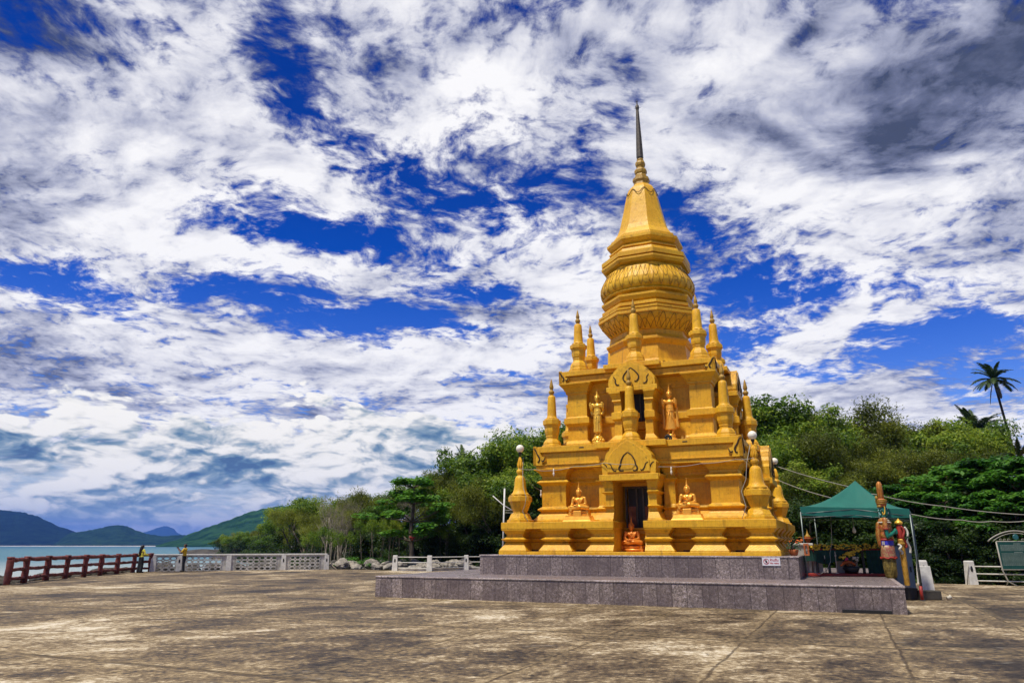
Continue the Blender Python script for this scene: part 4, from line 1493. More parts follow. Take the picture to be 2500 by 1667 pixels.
bal = thing('balustrade', 'long whitewashed balustrade of pierced oval blocks beside the sea', 'balustrade', (-22.91, 47.97, 0))
bp = [(-22.91, 47.97), (-21.58, 48.73), (-18.82, 49.91), (-15.54, 51.07), (-12.87, 52.1)]
o0 = Vector((bp[0][0], bp[0][1], 0))
M['hole'] = plain('grimy_block', (0.22, 0.205, 0.17), 0.9, 0, .6, 6.0)


def oval_ring(mb, cx, cz, w, h, rx, rz_, d, F, n=16):
    """block of w x h pierced by an oval hole, thickness d; F maps (along, depth, up) to the scene"""
    outer, inner = [], []
    for i in range(n):
        a = 2 * math.pi * i / n
        c, s_ = math.cos(a), math.sin(a)
        k = min(w / 2 / max(abs(c), 1e-6), h / 2 / max(abs(s_), 1e-6))
        outer.append((cx + c * k, cz + s_ * k))
        inner.append((cx + c * rx, cz + s_ * rz_))
    pts = []
    for y in (-d / 2, d / 2):
        pts += [F(x, y, z) for x, z in outer] + [F(x, y, z) for x, z in inner]
    fs = []
    for i in range(n):
        j = (i + 1) % n
        fs += [(i, j, n + j, n + i), (2 * n + j, 2 * n + i, 3 * n + i, 3 * n + j), (n + i, n + j, 3 * n + j, 3 * n + i)]
    mb.add(pts, fs)


for i, (x, y) in enumerate(bp):
    m = MB()
    d = Vector((*bp[min(i + 1, 4)], 0)) - Vector((*bp[max(i - 1, 0)], 0))
    a = math.atan2(d.y, d.x)
    T = Matrix.Translation(Vector((x, y, 0)) - o0) @ Matrix.Rotation(a, 4, 'Z')
    m.mould(-.14, .14, -.13, .13, [(.03, 0), (.02, .5), (0, .97)], T)
    p = m.build('post', M['white_paint'], bal)
    if i in (1, 3, 4):
        MB().ball((0, -.145, .62), (.05, .02, .13), T, 10, 6).build('oval_niche', M['black'], p)
for (a, c) in zip(bp, bp[1:]):
    a, c = Vector((*a, 0)) - o0, Vector((*c, 0)) - o0
    L = (c - a).length
    T = Matrix.Translation(a) @ Matrix.Rotation(math.atan2((c - a).y, (c - a).x), 4, 'Z')
    m = MB()
    m.box((L / 2, 0, 1.005), (L + .06, .26, .10), T, 0, .015)
    m.build('cap_rail', M['white_paint'], bal)
    m = MB()
    side = .42 if L > 2 else .16
    m.span(.13, side, -.07, .07, 0, .95, T)
    m.span(L - side, L - .13, -.07, .07, 0, .95, T)
    m.span(side, L - side, -.06, .06, .90, .955, T)
    n = max(3, round((L - 2 * side) / .36))
    w = (L - 2 * side) / n
    for k in range(n):
        for rr in range(4):
            h = .225
            oval_ring(m, side + w * (k + .5), h * (rr + .5), w, h, w * .37 * r.uniform(.94, 1.06), h * .33 * r.uniform(.92, 1.1), .19, lambda x, y, z: T @ Vector((x, y, z)))
    m.build('pierced_panel', M['mossy'], bal)


def pipe_fence(pts, label, group, rails=(.86, .52, .18), hole=(0, 2), wall=False, h=.97):
    o0 = Vector((*pts[0], 0))
    t = thing('pipe_fence', label, 'fence', o0, 0, group)
    for i, (x, y) in enumerate(pts):
        T = Matrix.Translation(Vector((x, y, 0)) - o0)
        m = MB()
        m.mould(-.145, .145, -.13, .13, [(.035, 0), (.0, h - .12), (.0, h - .02), (-.03, h)], T)
        p = m.build('post', M['white_paint'], t)
        if i in hole:
            MB().ball((0, -.14, h - .33), (.055, .03, .125), T, 10, 6).build('oval_niche', M['black'], p)
    for z in rails:
        m = MB()
        m.tube([Vector((x, y, z)) - o0 for x, y in pts], .026, 8)
        m.build('rail', M['white_paint'], t)
    if wall:
        m = MB()
        for a, c in zip(pts, pts[1:]):
            a, c = Vector((*a, 0)) - o0, Vector((*c, 0)) - o0
            T = Matrix.Translation(a) @ Matrix.Rotation(math.atan2((c - a).y, (c - a).x), 4, 'Z')
            m.span(.1, (c - a).length - .1, .05, .2, -.3, .16, T)
        m.build('low_wall', M['mossy'], t)
    return t


pipe_fence([(-7.71, 49.59), (-5.32, 48.5), (-3.09, 50.73), (-.2, 51.6), (2.6, 51.8)], 'white pipe fence with square posts in front of the left-hand trees', None, wall=True)
pipe_fence([(19.5, 32.1), (22.3, 30.4), (25.0, 28.8)], 'white pipe fence behind the green notice board at the right', None, (.74, .44, .16), (0,))
# lone post, not joined to the rails any more
lp = thing('fence_post', 'single white post with an oval niche, standing alone right of the tent', 'post', (17.95, 32.95, 0))
m = MB()
m.mould(-.17, .17, -.13, .13, [(.05, 0), (.0, .92), (-.02, .98)])
m.build('post', M['white_paint'], lp)
MB().ball((.0, -.14, .62), (.075, .03, .15), None, 10, 6).build('oval_niche', M['black'], lp)
sk = MB()
sk.tube([(18.30, 32.80, .0), (18.10, 32.86, .93)], .022, 6)
tag(sk.build('stick', M['wire']), 'thin pale stick leaning against the lone white post', 'stick')
sk = MB()
sk.tube([(19.20, 31.95, .0), (19.36, 31.92, .85)], .02, 6)
tag(sk.build('stick', M['wire']), 'thin pale stick leaning on the first post of the right-hand pipe fence', 'stick')

# ----------------------------------------------------------------- notice board
nb = thing('notice_board', 'dark green notice board with an arched metal frame and small pale lettering', 'notice board', (20.95, 31.0, 0), R(-4))
m = MB()
m.span(-.76, .76, -.02, .02, .66, 1.74)
bd = m.build('panel', plain('notice_green', (0.008, 0.066, 0.052), 0.45), nb)
m = MB()
for k in (1, -1):
    m.tube([(k * .80, 0, 1.74), (k * .74, 0, .62), (k * .62, -.04, .18), (k * .36, -.16, .0)], .028, 8)
    m.tube([(k * .62, -.04, .18), (k * .56, .22, .0)], .022, 6)
m.tube([(-.80, 0, 1.755), (.80, 0, 1.755)], .022, 8)
m.tube([(-.78, 0, .64), (.78, 0, .64)], .022, 8)
m.tube([(-1.12 + 2.24 * i / 20, 0, 1.76 + .42 * math.sin(math.pi * i / 20) ** .8) for i in range(21)], .026, 8)
m.tube([(-.92 + 1.84 * i / 20, 0, 1.76 + .33 * math.sin(math.pi * i / 20) ** .8) for i in range(21)], .014, 6)
m.build('frame', M['wire'], nb)
m = MB()
for k in (1, -1):
    for j in range(3):
        x = k * (.28 + .16 * j)
        m.tube([(x + .05 * math.cos(a / 3), 0, 1.82 + .04 * math.sin(a / 3)) for a in range(0, 16)], .010, 5)
m.build('scrollwork', M['wire'], nb)
m = MB()
m.lathe([(.01, -.02), (.10, -.02), (.12, 0), (.10, .02), (.01, .02)], 16, Matrix.Translation((0, -.02, 1.93)) @ Matrix.Rotation(R(90), 4, 'X'), 0)
m.build('emblem', plain('emblem_teal', (0.02, 0.12, 0.12), 0.5), nb)
m = MB()
r = random.Random(11)


def text_rows(m, rows, x0, x1, y, z, dz, h):
    for i in range(rows):
        x = x0
        while x < x1:
            w = r.uniform(.03, .09)
            m.span(x, min(x + w, x1), y, y + .003, z - dz * i, z - dz * i + h)
            x += w + .012


m.span(-.14, .14, -.026, -.021, 1.655, 1.675)
text_rows(m, 6, -.68, .66, -.025, 1.60, .042, .014)
m.span(-.17, .17, -.026, -.021, 1.315, 1.332)
text_rows(m, 11, -.68, .66, -.025, 1.27, .046, .013)
m.build('lettering', plain('pale_lettering', (0.30, 0.36, 0.30), 0.6), bd)

# ----------------------------------------------------------------- no-entry sign on the platform
sg = thing('sign', 'small white no-entry sign with red lettering on the upper granite step', 'sign', PLAT, ANG)
sx, sy, sz = 4.06, -3.690, 1.145
q = [loc_ for loc_ in ()]
m = MB()
m.span(sx - .25, sx + .25, sy - .012, sy, sz - .115, sz + .115)
m.build('plate', plain('sign_white', (0.72, 0.70, 0.70), 0.4, 0, .03), sg)
M['sign_red'] = plain('sign_red', (0.42, 0.02, 0.035), 0.5, 0, .03)
m = MB()
T = Matrix.Translation((sx - .135, sy - .015, sz)) @ Matrix.Rotation(R(90), 4, 'X')
ring = []
n = 28
for rr in (.082, .066):
    ring += [(rr * math.cos(2 * math.pi * i / n), rr * math.sin(2 * math.pi * i / n), 0) for i in range(n)]
m.add(ring, [(i, (i + 1) % n, n + (i + 1) % n, n + i) for i in range(n)], T)
m.add([(-.06, .048, 0), (-.048, .06, 0), (.06, -.048, 0), (.048, -.06, 0)], [(0, 1, 2, 3)], T)
m.build('prohibition_ring', M['sign_red'], sg)
m = MB()
T2 = Matrix.Translation((sx - .135, sy - .0165, sz)) @ Matrix.Rotation(R(90), 4, 'X')
m.lathe([(.014, 0), (.001, .001)], 12, T2 @ Matrix.Translation((-.004, .040, -.001)), 0)
for a, c, w in (((-.006, .024), (.002, -.012), .013), ((.002, -.012), (.022, -.046), .008), ((.0, -.012), (-.02, -.048), .008), ((-.006, .02), (.026, .006), .007), ((-.006, .02), (-.032, .0), .007)):
    a, c = Vector((*a, .0005)), Vector((*c, .0005))
    nrm = Vector((-(c - a).y, (c - a).x, 0)).normalized() * w
    m.add([a - nrm, a + nrm, c + nrm, c - nrm], [(0, 1, 2, 3)], T2)
m.build('walking_figure', M['black'], sg)


def lettering(body, size, x, z, mat, parent, name='lettering'):
    cu = bpy.data.curves.new(name, 'FONT')
    cu.body = body
    cu.size = size
    cu.align_x = 'CENTER'
    cu.extrude = .001
    cu.offset = .0018
    tmp = bpy.data.objects.new(name + '_tmp', cu)
    COL.objects.link(tmp)
    me = bpy.data.meshes.new_from_object(tmp.evaluated_get(bpy.context.evaluated_depsgraph_get()))
    bpy.data.objects.remove(tmp)
    o = bpy.data.objects.new(name, me)
    me.materials.clear()
    me.materials.append(mat)
    COL.objects.link(o)
    o.parent = parent
    o.location = (x, sy - .0145, z)
    o.rotation_euler = (R(90), 0, 0)
    return o


lettering('\u0e2b\u0e49\u0e32\u0e21\u0e02\u0e36\u0e49\u0e19', .088, sx + .09, sz + .012, M['sign_red'], sg)
lettering('No entry', .068, sx + .09, sz - .066, M['sign_red'], sg)

# ----------------------------------------------------------------- pole left of the pagoda
fp = thing('pole', 'thin pale pole with a slanted arm standing behind the pagoda at its left', 'pole', ground(1226, 1393))
b = fp.location
m = MB()
Yp = b.y
tp = at(1232, 1192, Yp) - b
m.tube([(0, 0, 0), tp], .055, 8)
m.build('mast', M['white_paint'], fp)
m = MB()
m.tube([at(1203, 1210, Yp) - b, at(1228, 1232, Yp) - b, at(1262, 1252, Yp) - b], .035, 8)
m.build('arm', M['white_paint'], fp)
m = MB()
for yy in (1245, 1251):
    m.tube([at(1228, yy, Yp) - b, at(1264, yy + 1, Yp) - b], .018, 6)
m.build('bracket', M['wire'], fp)

# ----------------------------------------------------------------- tent
FL, FRc, BR, BL = Vector((9.15, 23.4, 2.62)), Vector((12.31, 22.85, 2.52)), Vector((14.0, 25.9, 2.56)), Vector((10.8, 26.4, 2.62))
ctr = (FL + FRc + BR + BL) / 4
PK = Vector((11.57, 24.6, 3.70))
tent = thing('gazebo_tent', 'dark green pop-up canopy tent on thin steel legs over the altar', 'tent', (ctr.x, ctr.y, 0))
o0 = Vector((ctr.x, ctr.y, 0))
cs = [FL, FRc, BR, BL]
pts, fs = [], []
n = 14
for e in range(4):
    a, c = cs[e] + Vector((0, 0, .16)), cs[(e + 1) % 4] + Vector((0, 0, .16))
    base = len(pts)
    for j in range(n + 1):
        t = j / n
        for i in range(n + 1):
            u = i / n
            g = a.lerp(c, u)
            flat = g.lerp(PK, t)
            flat.z = g.z + (PK.z - g.z) * (.05 * t + .95 * t ** 1.75)
            # concave sweep of a tensioned cloth, sagging between the ridges
            dz = -.09 * math.sin(math.pi * u) * math.sin(math.pi * min(1, t * 1.15)) + .012 * math.sin(u * 21 + e) * (1 - t)
            pts.append(Vector((flat.x, flat.y, flat.z + dz)) - o0)
    w = n + 1
    fs += [(base + j * w + i, base + j * w + i + 1, base + j * w + w + i + 1, base + j * w + w + i) for j in range(n) for i in range(n)]
mb = MB()
mb.add(pts, fs, None, True)
cn = mb.build('canopy', M['green_cloth'], tent)
sol = cn.modifiers.new('thickness', 'SOLIDIFY')
sol.thickness = .006
m = MB()
for e in range(4):
    a, c = cs[e], cs[(e + 1) % 4]
    out = ((a + c) / 2 - ctr)
    out.z = 0
    out = out.normalized()
    pp, ff = [], []
    for i in range(25):
        u = i / 24
        g = a.lerp(c, u) - o0
        wv = out * (.012 * math.sin(u * 40 + e))
        sg_ = Vector((0, 0, -.025 * math.sin(math.pi * u)))
        pp += [g + Vector((0, 0, .165)), g + sg_ * 0 + wv + Vector((0, 0, -.10 - .03 * math.sin(u * math.pi)))]
    ff = [(2 * i, 2 * i + 2, 2 * i + 3, 2 * i + 1) for i in range(24)]
    m.add(pp, ff, None, True)
vl = m.build('valance', M['green_cloth'], cn)
for i, p in enumerate(cs):
    m = MB()
    foot = Vector((p.x, p.y, .65 if i in (0, 3) else .0)) - o0
    top = p - o0
    m.tube([foot, top], .022, 8)
    m.box((foot.x, foot.y, foot.z + .01), (.11, .11, .02))
    lg = m.build('leg', M['steel'], tent)
    if i == 1:
        s2 = MB()
        s2.tube([foot + Vector((0, 0, .0)), foot + Vector((0, 0, .42))], .045, 10)
        s2.build('red_sleeve', M['red_paint'], lg)
m = MB()
for e in range(4):
    a, c = cs[e] - o0, cs[(e + 1) % 4] - o0
    mid = a.lerp(c, .5)
    for p0, p1 in ((a, mid), (c, mid)):
        m.tube([p0 + Vector((0, 0, -.05)), p1 + Vector((0, 0, .12))], .010, 5)
        m.tube([p0 + Vector((0, 0, -.30)).lerp(Vector(), .4), p1 + Vector((0, 0, -.06))], .010, 5)
    m.tube([a + Vector((0, 0, .08)), a.lerp(PK - o0, .5) + Vector((0, 0, -.34)), PK - o0 - Vector((0, 0, .10))], .012, 5)
m.build('truss', M['steel'], tent)

hb = thing('hanging_bulb', 'bare white bulb hanging on a cord under the green canopy', 'light bulb', at(2085, 1292, 24.4))
m = MB()
m.tube([(0, 0, .10), (0, 0, .62)], .008, 5)
m.build('cord', M['wire'], hb)
MB().lathe([(.018, .10), (.022, .06), (.05, .0), (.062, -.05), (.045, -.10), (.01, -.12)], 12, None, 0, True).build('bulb', M['globe'], hb)
cb = MB()
cb.tube([at(2028, 1258, 24.2), at(2030, 1300, 24.2), at(2031, 1325, 24.2), at(2026, 1350, 24.2), at(2028, 1370, 24.1), at(2018, 1392, 24.0), at(2000, 1402, 23.8), at(1985, 1395, 23.8)], .010, 6)
tag(cb.build('cable', M['wire']), 'loose cable hanging down from the canopy to the red altar base', 'cable')

# ----------------------------------------------------------------- altar under the tent
al = thing('altar_table', 'long altar table with dark legs and a hanging dark green skirt under the tent', 'table', (0, 0, 0))
al.location = (10.75, 24.6, .649)
al.rotation_euler = (0, 0, R(-6))
m = MB()
m.span(-1.28, 1.34, -.32, .32, .80, .85, None, .01)
m.build('tabletop', M['red_paint'], al)
for x in (-1.2, -.82, -.45, .05, .62, 1.24):
    for y in (-.28,):
        mm = MB()
        mm.span(x - .035, x + .035, y - .035, y + .035, 0, .80)
        mm.build('leg', M['black'], al)
m = MB()
for (x0, x1, z0) in ((-1.26, .0, .42), (.0, .46, .40), (.72, 1.32, .05)):
    pp = []
    for i in range(19):
        u = i / 18
        pp += [(x0 + (x1 - x0) * u, -.345 + .018 * math.sin(u * 30), .80), (x0 + (x1 - x0) * u, -.35 + .03 * math.sin(u * 30), z0 + .05 * math.sin(u * 9))]
    m.add(pp, [(2 * i, 2 * i + 1, 2 * i + 3, 2 * i + 2) for i in range(18)], None, True)
m.build('skirt', M['dark_green'], al)
rb = MB()
rb.span(-1.45, 1.42, -.50, .55, .0, .085, None, .012)
rb = rb.build('base_board', M['red_paint'])
rb.location = (10.75, 24.55, .650)
rb.rotation_euler = (0, 0, R(-6))
tag(rb, 'low red base board lying on the platform under the altar table', 'base board')
AM = Matrix.Translation((10.75, 24.6, .649)) @ Matrix.Rotation(R(-6), 4, 'Z')

M['marigold'] = plain('marigold', (0.80, 0.52, 0.05), 0.8, 0, .35, 14.0)
M['leafy'] = plain('dark_leaf', (0.016, 0.050, 0.012), 0.7, 0, .5, 6.0)
M['pink'] = plain('pink_petal', (0.52, 0.05, 0.16), 0.8)
M['cream'] = plain('cream_petal', (0.62, 0.58, 0.46), 0.8)


def flower_band(name, label, path, n, spread, M_, r, extra=None):
    t = thing(name, label, 'flowers', M_ @ Vector(path[0]))
    inv = Matrix.Translation(-t.location)
    lf, fl = MB(), MB()
    P = [M_ @ Vector(p) for p in path]
    for i in range(n):
        u = r.random() * (len(P) - 1)
        k = min(int(u), len(P) - 2)
        c = P[k].lerp(P[k + 1], u - k) + Vector((r.uniform(-1, 1) * spread[0], r.uniform(-1, 1) * spread[1], r.uniform(-1, 1) * spread[2])) - t.location
        s_ = r.uniform(.030, .046)
        fl.ball(c, (s_, s_, s_ * .7), None, 7, 5)
    for i in range(n * 3):
        u = r.random() * (len(P) - 1)
        k = min(int(u), len(P) - 2)
        c = P[k].lerp(P[k + 1], u - k) + Vector((r.uniform(-1, 1) * spread[0], r.uniform(-1, 1) * spread[1], r.uniform(-1.2, .7) * spread[2])) - t.location
        d = Vector((r.gauss(0, 1), r.gauss(0, 1), r.gauss(0, .6))).normalized()
        e = d.orthogonal().normalized()
        L = r.uniform(.05, .11)
        lf.add([c - d * L * .5, c + e * L * .22, c + d * L * .5, c - e * L * .22], [(0, 1, 2, 3)])
    lf.build('foliage', M['leafy'], t)
    fl.build('blossom', extra or M['marigold'], t)
    return t


r = random.Random(21)
flower_band('marigold_garland', 'long band of yellow marigolds in dark leaves along the altar edge', [(-1.28, -.30, .90), (-.4, -.32, .90), (.5, -.32, .92), (1.25, -.30, .92)], 190, (.05, .07, .085), AM, r)
flower_band('marigold_garland', 'drooping loop of marigolds hanging from the middle of the altar', [(.55, -.40, .84), (.32, -.42, .72), (.05, -.42, .64), (-.12, -.42, .56)], 60, (.05, .03, .07), AM, r)
flower_band('white_flowers', 'small bunch of white blossoms hanging below the marigold band', [(.28, -.42, .58), (.42, -.42, .52)], 18, (.05, .03, .05), AM, r, M['cream'])
flower_band('flower_heap', 'heap of orange blossoms beside the right corner of the pagoda base', [(-1.55, -.25, 1.02), (-1.30, -.28, 1.06)], 60, (.12, .1, .06), AM, r, M['orange'])
pk = MB()
for i in range(9):
    a = i * .7
    pk.ball((.03 * math.cos(a), .02 * math.sin(a) - .02, .03 * math.sin(a * 1.7)), (.028, .028, .024), None, 8, 5)
pk = pk.build('pink_flower', M['pink'])
pk.location = AM @ Vector((.05, -.46, .53))
tag(pk, 'single pink blossom among the hanging marigolds', 'flower')
bx = MB()
bx.span(-.30, .33, -.10, .10, 0, .40, None, .008)
bx = bx.build('white_box', M['white_paint'])
bx.matrix_world = AM @ Matrix.Translation((.24, .20, .09))
tag(bx, 'white box standing under the altar table', 'box')
for i, (x, w_) in enumerate(((-1.12, .16), (-.68, .15))):
    bx = MB()
    bx.span(-w_, w_, -.10, .10, 0, .36, None, .008)
    bx = bx.build('white_box', M['white_paint'])
    bx.matrix_world = AM @ Matrix.Translation((x, .22, .09))
    tag(bx, ('white box under the left end of the altar table', 'narrow white box between the dark altar legs')[i], 'box')
oc = Clay()
oc.limb([(-.22, 0, .03), (-.12, 0, .11), (.0, 0, .14), (.12, 0, .11), (.22, .02, .04)], [.035, .05, .055, .045, .035])
oc = oc.build('orange_cloth', M['orange'], None, .015, 3)
oc.matrix_world = AM @ Matrix.Translation((.12, -.36, .30))
tag(oc, 'bunched orange cloth draped over a planter under the altar', 'cloth')
pl = thing('planter', 'dark planter with wiry twigs on the red altar base', 'planter', AM @ Vector((.2, -.36, .087)))
MB().lathe([(.14, 0), (.20, .05), (.25, .16), (.24, .22), (.20, .20)], 14, None, 0, True).build('pot', M['black'], pl)
m = MB()
for i in range(34):
    a, t_ = r.uniform(0, 6.28), r.uniform(.1, .34)
    m.tube([(.1 * math.cos(a), .08 * math.sin(a), .2), (t_ * math.cos(a), t_ * .5 * math.sin(a), r.uniform(.28, .48))], .004, 4)
m.build('twigs', M['terracotta'], pl)
# offering stand on purple cloth
pc = MB()
pc.span(-.30, .30, -.14, .14, 0, .05, None, .015)
pc = pc.build('purple_cloth', plain('purple_cloth', (0.20, 0.12, 0.25), 0.85))
pc.matrix_world = AM @ Matrix.Translation((-.98, -.10, .86))
tag(pc, 'folded pale purple cloth on the altar under the offering stand', 'cloth')
of = thing('offering_stand', 'red and gold offering stand with a pointed finial on the purple cloth', 'offering stand', AM @ Vector((-.98, -.10, .912)))
MB().lathe([(.12, 0), (.11, .03), (.06, .07), (.05, .14), (.08, .20), (.17, .25), (.18, .28), (.06, .29)], 16, None, 0, True).build('stem_bowl', M['terracotta'], of)
MB().lathe([(.09, .29), (.10, .33), (.05, .37), (.03, .42), (.01, .50), (.001, .55)], 12, None, 0, True).build('finial', M['gold_dull'], of)
m = MB()
for k in (1, -1):
    m.tube([(k * .16, 0, .27), (k * .26, 0, .30), (k * .33, 0, .28)], [.018, .014, .006], 6)
m.ball((.10, -.12, .04), (.05, .05, .045))
m.ball((-.02, -.13, .035), (.045, .045, .04))
m.build('ornament', M['gold_dull'], of)
for i in range(3):
    c = thing('candle_stand', ('thin white candle stand under the altar', 'thin dark candle stand with a red cup left of the altar skirt', 'short candle stand near the left altar leg')[i], 'candle stand', AM @ Vector(((-.28, -.95, -.62)[i], -.46, .087)))
    MB().lathe([(.05, 0), (.05, .015), (.009, .02), (.009, (.52, .62, .40)[i]), (.03, (.53, .63, .41)[i]), (.03, (.56, .66, .44)[i])], 10, None, 0, True).build('stand', (M['cream'], M['black'], M['black'])[i], c)
    MB().lathe([(.012, (.56, .66, .44)[i]), (.012, (.66, .74, .54)[i]), (.002, (.68, .76, .56)[i])], 8, None, 0, True).build('candle', (M['cream'], M['red_paint'], M['cream'])[i], c)

# things at the right edge of the upper step
tb = thing('stone_bench', 'small pale stone slab bench at the right rear edge of the upper step', 'bench', QM @ Vector((4.55, -1.6, 1.297)), ANG)
m = MB()
m.span(-.05, .62, -.25, .25, .30, .37, None, .015)
m.build('slab', M['mossy'], tb)
m = MB()
m.mould(.05, .42, -.16, .16, [(.0, 0), (.02, .1), (.06, .30)])
m.build('foot', M['mossy'], tb)
bk = thing('pierced_brick', 'orange-brown upright hollow block in front of the pale stone bench', 'block', QM @ Vector((4.98, -1.95, 1.297)), ANG)
m = MB()
m.span(-.075, .075, -.07, .07, 0, .05)
m.span(-.075, -.03, -.07, .07, .05, .30)
m.span(.03, .075, -.07, .07, .05, .30)
m.span(-.075, .075, -.07, .07, .30, .36)
m.build('block', M['terracotta'], bk)
pp = thing('pot_plant', 'dark bushy pot plant beside the right corner of the gold base', 'plant', QM @ Vector((4.62, -2.25, 1.297)), ANG)
MB().lathe([(.09, 0), (.12, .05), (.15, .16), (.14, .18), (.10, .17)], 12, None, 0, True).build('pot', M['terracotta'], pp)
m = MB()
for i in range(160):
    d = Vector((r.gauss(0, 1), r.gauss(0, 1), r.gauss(0, 1))).normalized()
    c = Vector((0, 0, .28)) + d * r.uniform(.03, .19)
    e = d.orthogonal().normalized()
    L = r.uniform(.04, .08)
    m.add([c, c + (d + e) * L * .4, c + d * L, c + (d - e) * L * .4], [(0, 1, 2, 3)])
m.build('foliage', M['leafy'], pp)

# blocks and cup on the ground by the tent leg
for i, (x, y, w, d, h, z) in enumerate(((12.15, 23.5, .62, .40, .34, 0), (12.75, 23.35, .66, .40, .27, 0), (12.05, 23.5, .34, .34, .10, .34))):
    c = MB()
    c.box((0, 0, h / 2), (w, d, h), None, .1 * i, .02)
    c = c.build('concrete_block', M['dark_stone'] if i < 2 else M['stone'])
    c.location = (x, y, z)
    tag(c, ('dark concrete block carrying the twisted gold mace', 'low dark concrete block on the ground right of the tent leg', 'pale stone cap on the dark concrete block by the tent')[i], 'block')
cu = MB()
T = Matrix.Rotation(R(70), 4, 'Y')
cu.lathe([(.045, 0), (.06, .12), (.064, .125), (.055, .118), (.04, .01)], 14, T, 0, True)
cu = cu.build('plastic_cup', M['cream'])
cu.location = (13.2, 23.1, .055)
tag(cu, 'empty white plastic cup lying on the ground by the low block', 'cup')
cab = thing('cabinet', 'tall grey-blue metal cabinet behind the mace and tent legs', 'cabinet', (13.05, 25.3, 0))
m = MB()
m.span(-.30, .32, -.22, .22, .05, 1.58, None, .012)
cbd = m.build('body', plain('grey_blue_metal', (0.13, 0.17, 0.20), 0.45, .2, .12, 3), cab)
m = MB()
m.span(-.27, .29, -.235, -.222, .12, 1.52)
dr = m.build('door', plain('grey_blue_door', (0.14, 0.185, 0.22), 0.42, .2, .12, 3), cab)
MB().span(.20, .23, -.262, -.236, .75, .92).build('handle', M['black'], dr)
m = MB()
m.span(-.33, .35, -.25, .25, 1.58, 1.62)
m.build('top', M['black'], cab)
wb = MB()
wb.box((0, 0, .45), (.42, .06, .90), None, 0, .012)
wb = wb.build('white_board', M['white_paint'])
wb.location = (14.6, 26.6, .0)
wb.rotation_euler = (R(-6), 0, 0)
tag(wb, 'pale grey board leaning upright behind the tent leg', 'board')

# pavilion at the far right edge
pv = thing('pavilion', 'pavilion with an orange-red corrugated roof at the right edge of the plaza', 'pavilion', (33.5, 40.5, 0))
m = MB()
ap, nn = (0, 0, 4.3), 40
rowz = []
for sgn, (ax, ay) in ((0, (-1, -1)), (1, (1, -1)), (2, (1, 1)), (3, (-1, 1))):
    pass
corners = [(-4.6, -3.2), (4.6, -3.2), (4.6, 3.2), (-4.6, 3.2)]
for e in range(4):
    a, c = Vector((*corners[e], 3.05)), Vector((*corners[(e + 1) % 4], 3.05))
    rg0, rg1 = (Vector((-1.4, 0, 4.5)), Vector((1.4, 0, 4.5))) if e in (0,) else (Vector((1.4, 0, 4.5)), Vector((-1.4, 0, 4.5))) if e == 2 else (Vector((1.4 if e == 1 else -1.4, 0, 4.5)),) * 2
    pt = []
    for i in range(nn + 1):
        u = i / nn
        w = Vector((0, 0, .035 * (i % 2)))
        pt += [a.lerp(c, u) + w, rg0.lerp(rg1, u) + w]
    m.add(pt, [(2 * i, 2 * i + 2, 2 * i + 3, 2 * i + 1) for i in range(nn)])
m.build('roof', plain('red_roof_sheet', (0.52, 0.10, 0.03), 0.6, 0, .2, 1.5), pv)
for x, y in ((-4.1, -2.8), (4.1, -2.8), (4.1, 2.8), (-4.1, 2.8)):
    m = MB()
    m.mould(x - .11, x + .11, y - .11, y + .11, [(.03, 0), (.03, .2), (0, .22), (0, 3.1)])
    m.build('column', M['mossy'], pv)
m = MB()
m.span(-4.2, 4.2, -2.9, 2.9, 2.93, 3.02)
m.build('eave_beam', M['old_bronze'], pv)

# overhead cables
A1 = loc(3.87, 3.87, 4.66)
for pts, lab in (([A1, at(2079, 1189, 29), at(2140, 1207, 28.6), at(2300, 1235, 28), at(2520, 1257, 27.5)], 'upper overhead cable running from the rear right lamp past the tent peak'),
                 ([loc(3.87, 3.87, 4.12), at(2022, 1213, 29), at(2226, 1255, 28), at(2350, 1269, 27.5), at(2420, 1272, 27.3), at(2520, 1269, 27)], 'lower overhead cable running behind the canopy to the right edge')):
    c = MB()
    full = []
    for a, b_ in zip(pts, pts[1:]):
        full += [a.lerp(b_, k / 6) - Vector((0, 0, .05 * 4 * (k / 6) * (1 - k / 6))) for k in range(6)]
    full.append(pts[-1])
    c.tube(full, .015, 6)
    tag(c.build('overhead_cable', M['wire']), lab, 'cable')

# ----------------------------------------------------------------- guardian statue with its mace
gd = thing('guardian_statue', 'tall painted temple guardian with green skin, orange coat and pointed crown, facing right', 'statue', (11.50, 22.9, .649), R(90 - 12))
gd.scale = (.76, .72, 1.0)
M['skin_green'] = plain('green_enamel', (0.012, 0.17, 0.11), 0.4, 0, .15, 6)


def mosaic(name, a, b_, scale):
    m, N, b = material(name)
    tc = N.node('ShaderNodeTexCoord')
    v = N.voronoi(Val(N, tc.outputs['Object']), scale, 'F1', 'Color')
    d = N.voronoi(Val(N, tc.outputs['Object']), scale, 'DISTANCE_TO_EDGE')
    x, y, z = N.xyz(v)
    N.put(b.inputs['Base Color'], N.mix(N.step(d, 0, .06, 1, 0) * .6, N.mix(N.step(x, .35, .65), a, b_), (.05, .02, .01)))
    b.inputs['Roughness'].default_value = .45
    return m


M['coat'] = mosaic('orange_mosaic', (0.36, 0.085, 0.018), (0.42, 0.21, 0.035), 26)
M['brocade'] = mosaic('cream_brocade', (0.36, 0.23, 0.10), (0.34, 0.10, 0.06), 22)
M['straw'] = plain('olive_gold_cloth', (0.26, 0.19, 0.045), .6, 0, .5, 9, .5)
M['blue'] = plain('blue_enamel', (0.04, 0.035, 0.36), .4, 0, .2, 9)
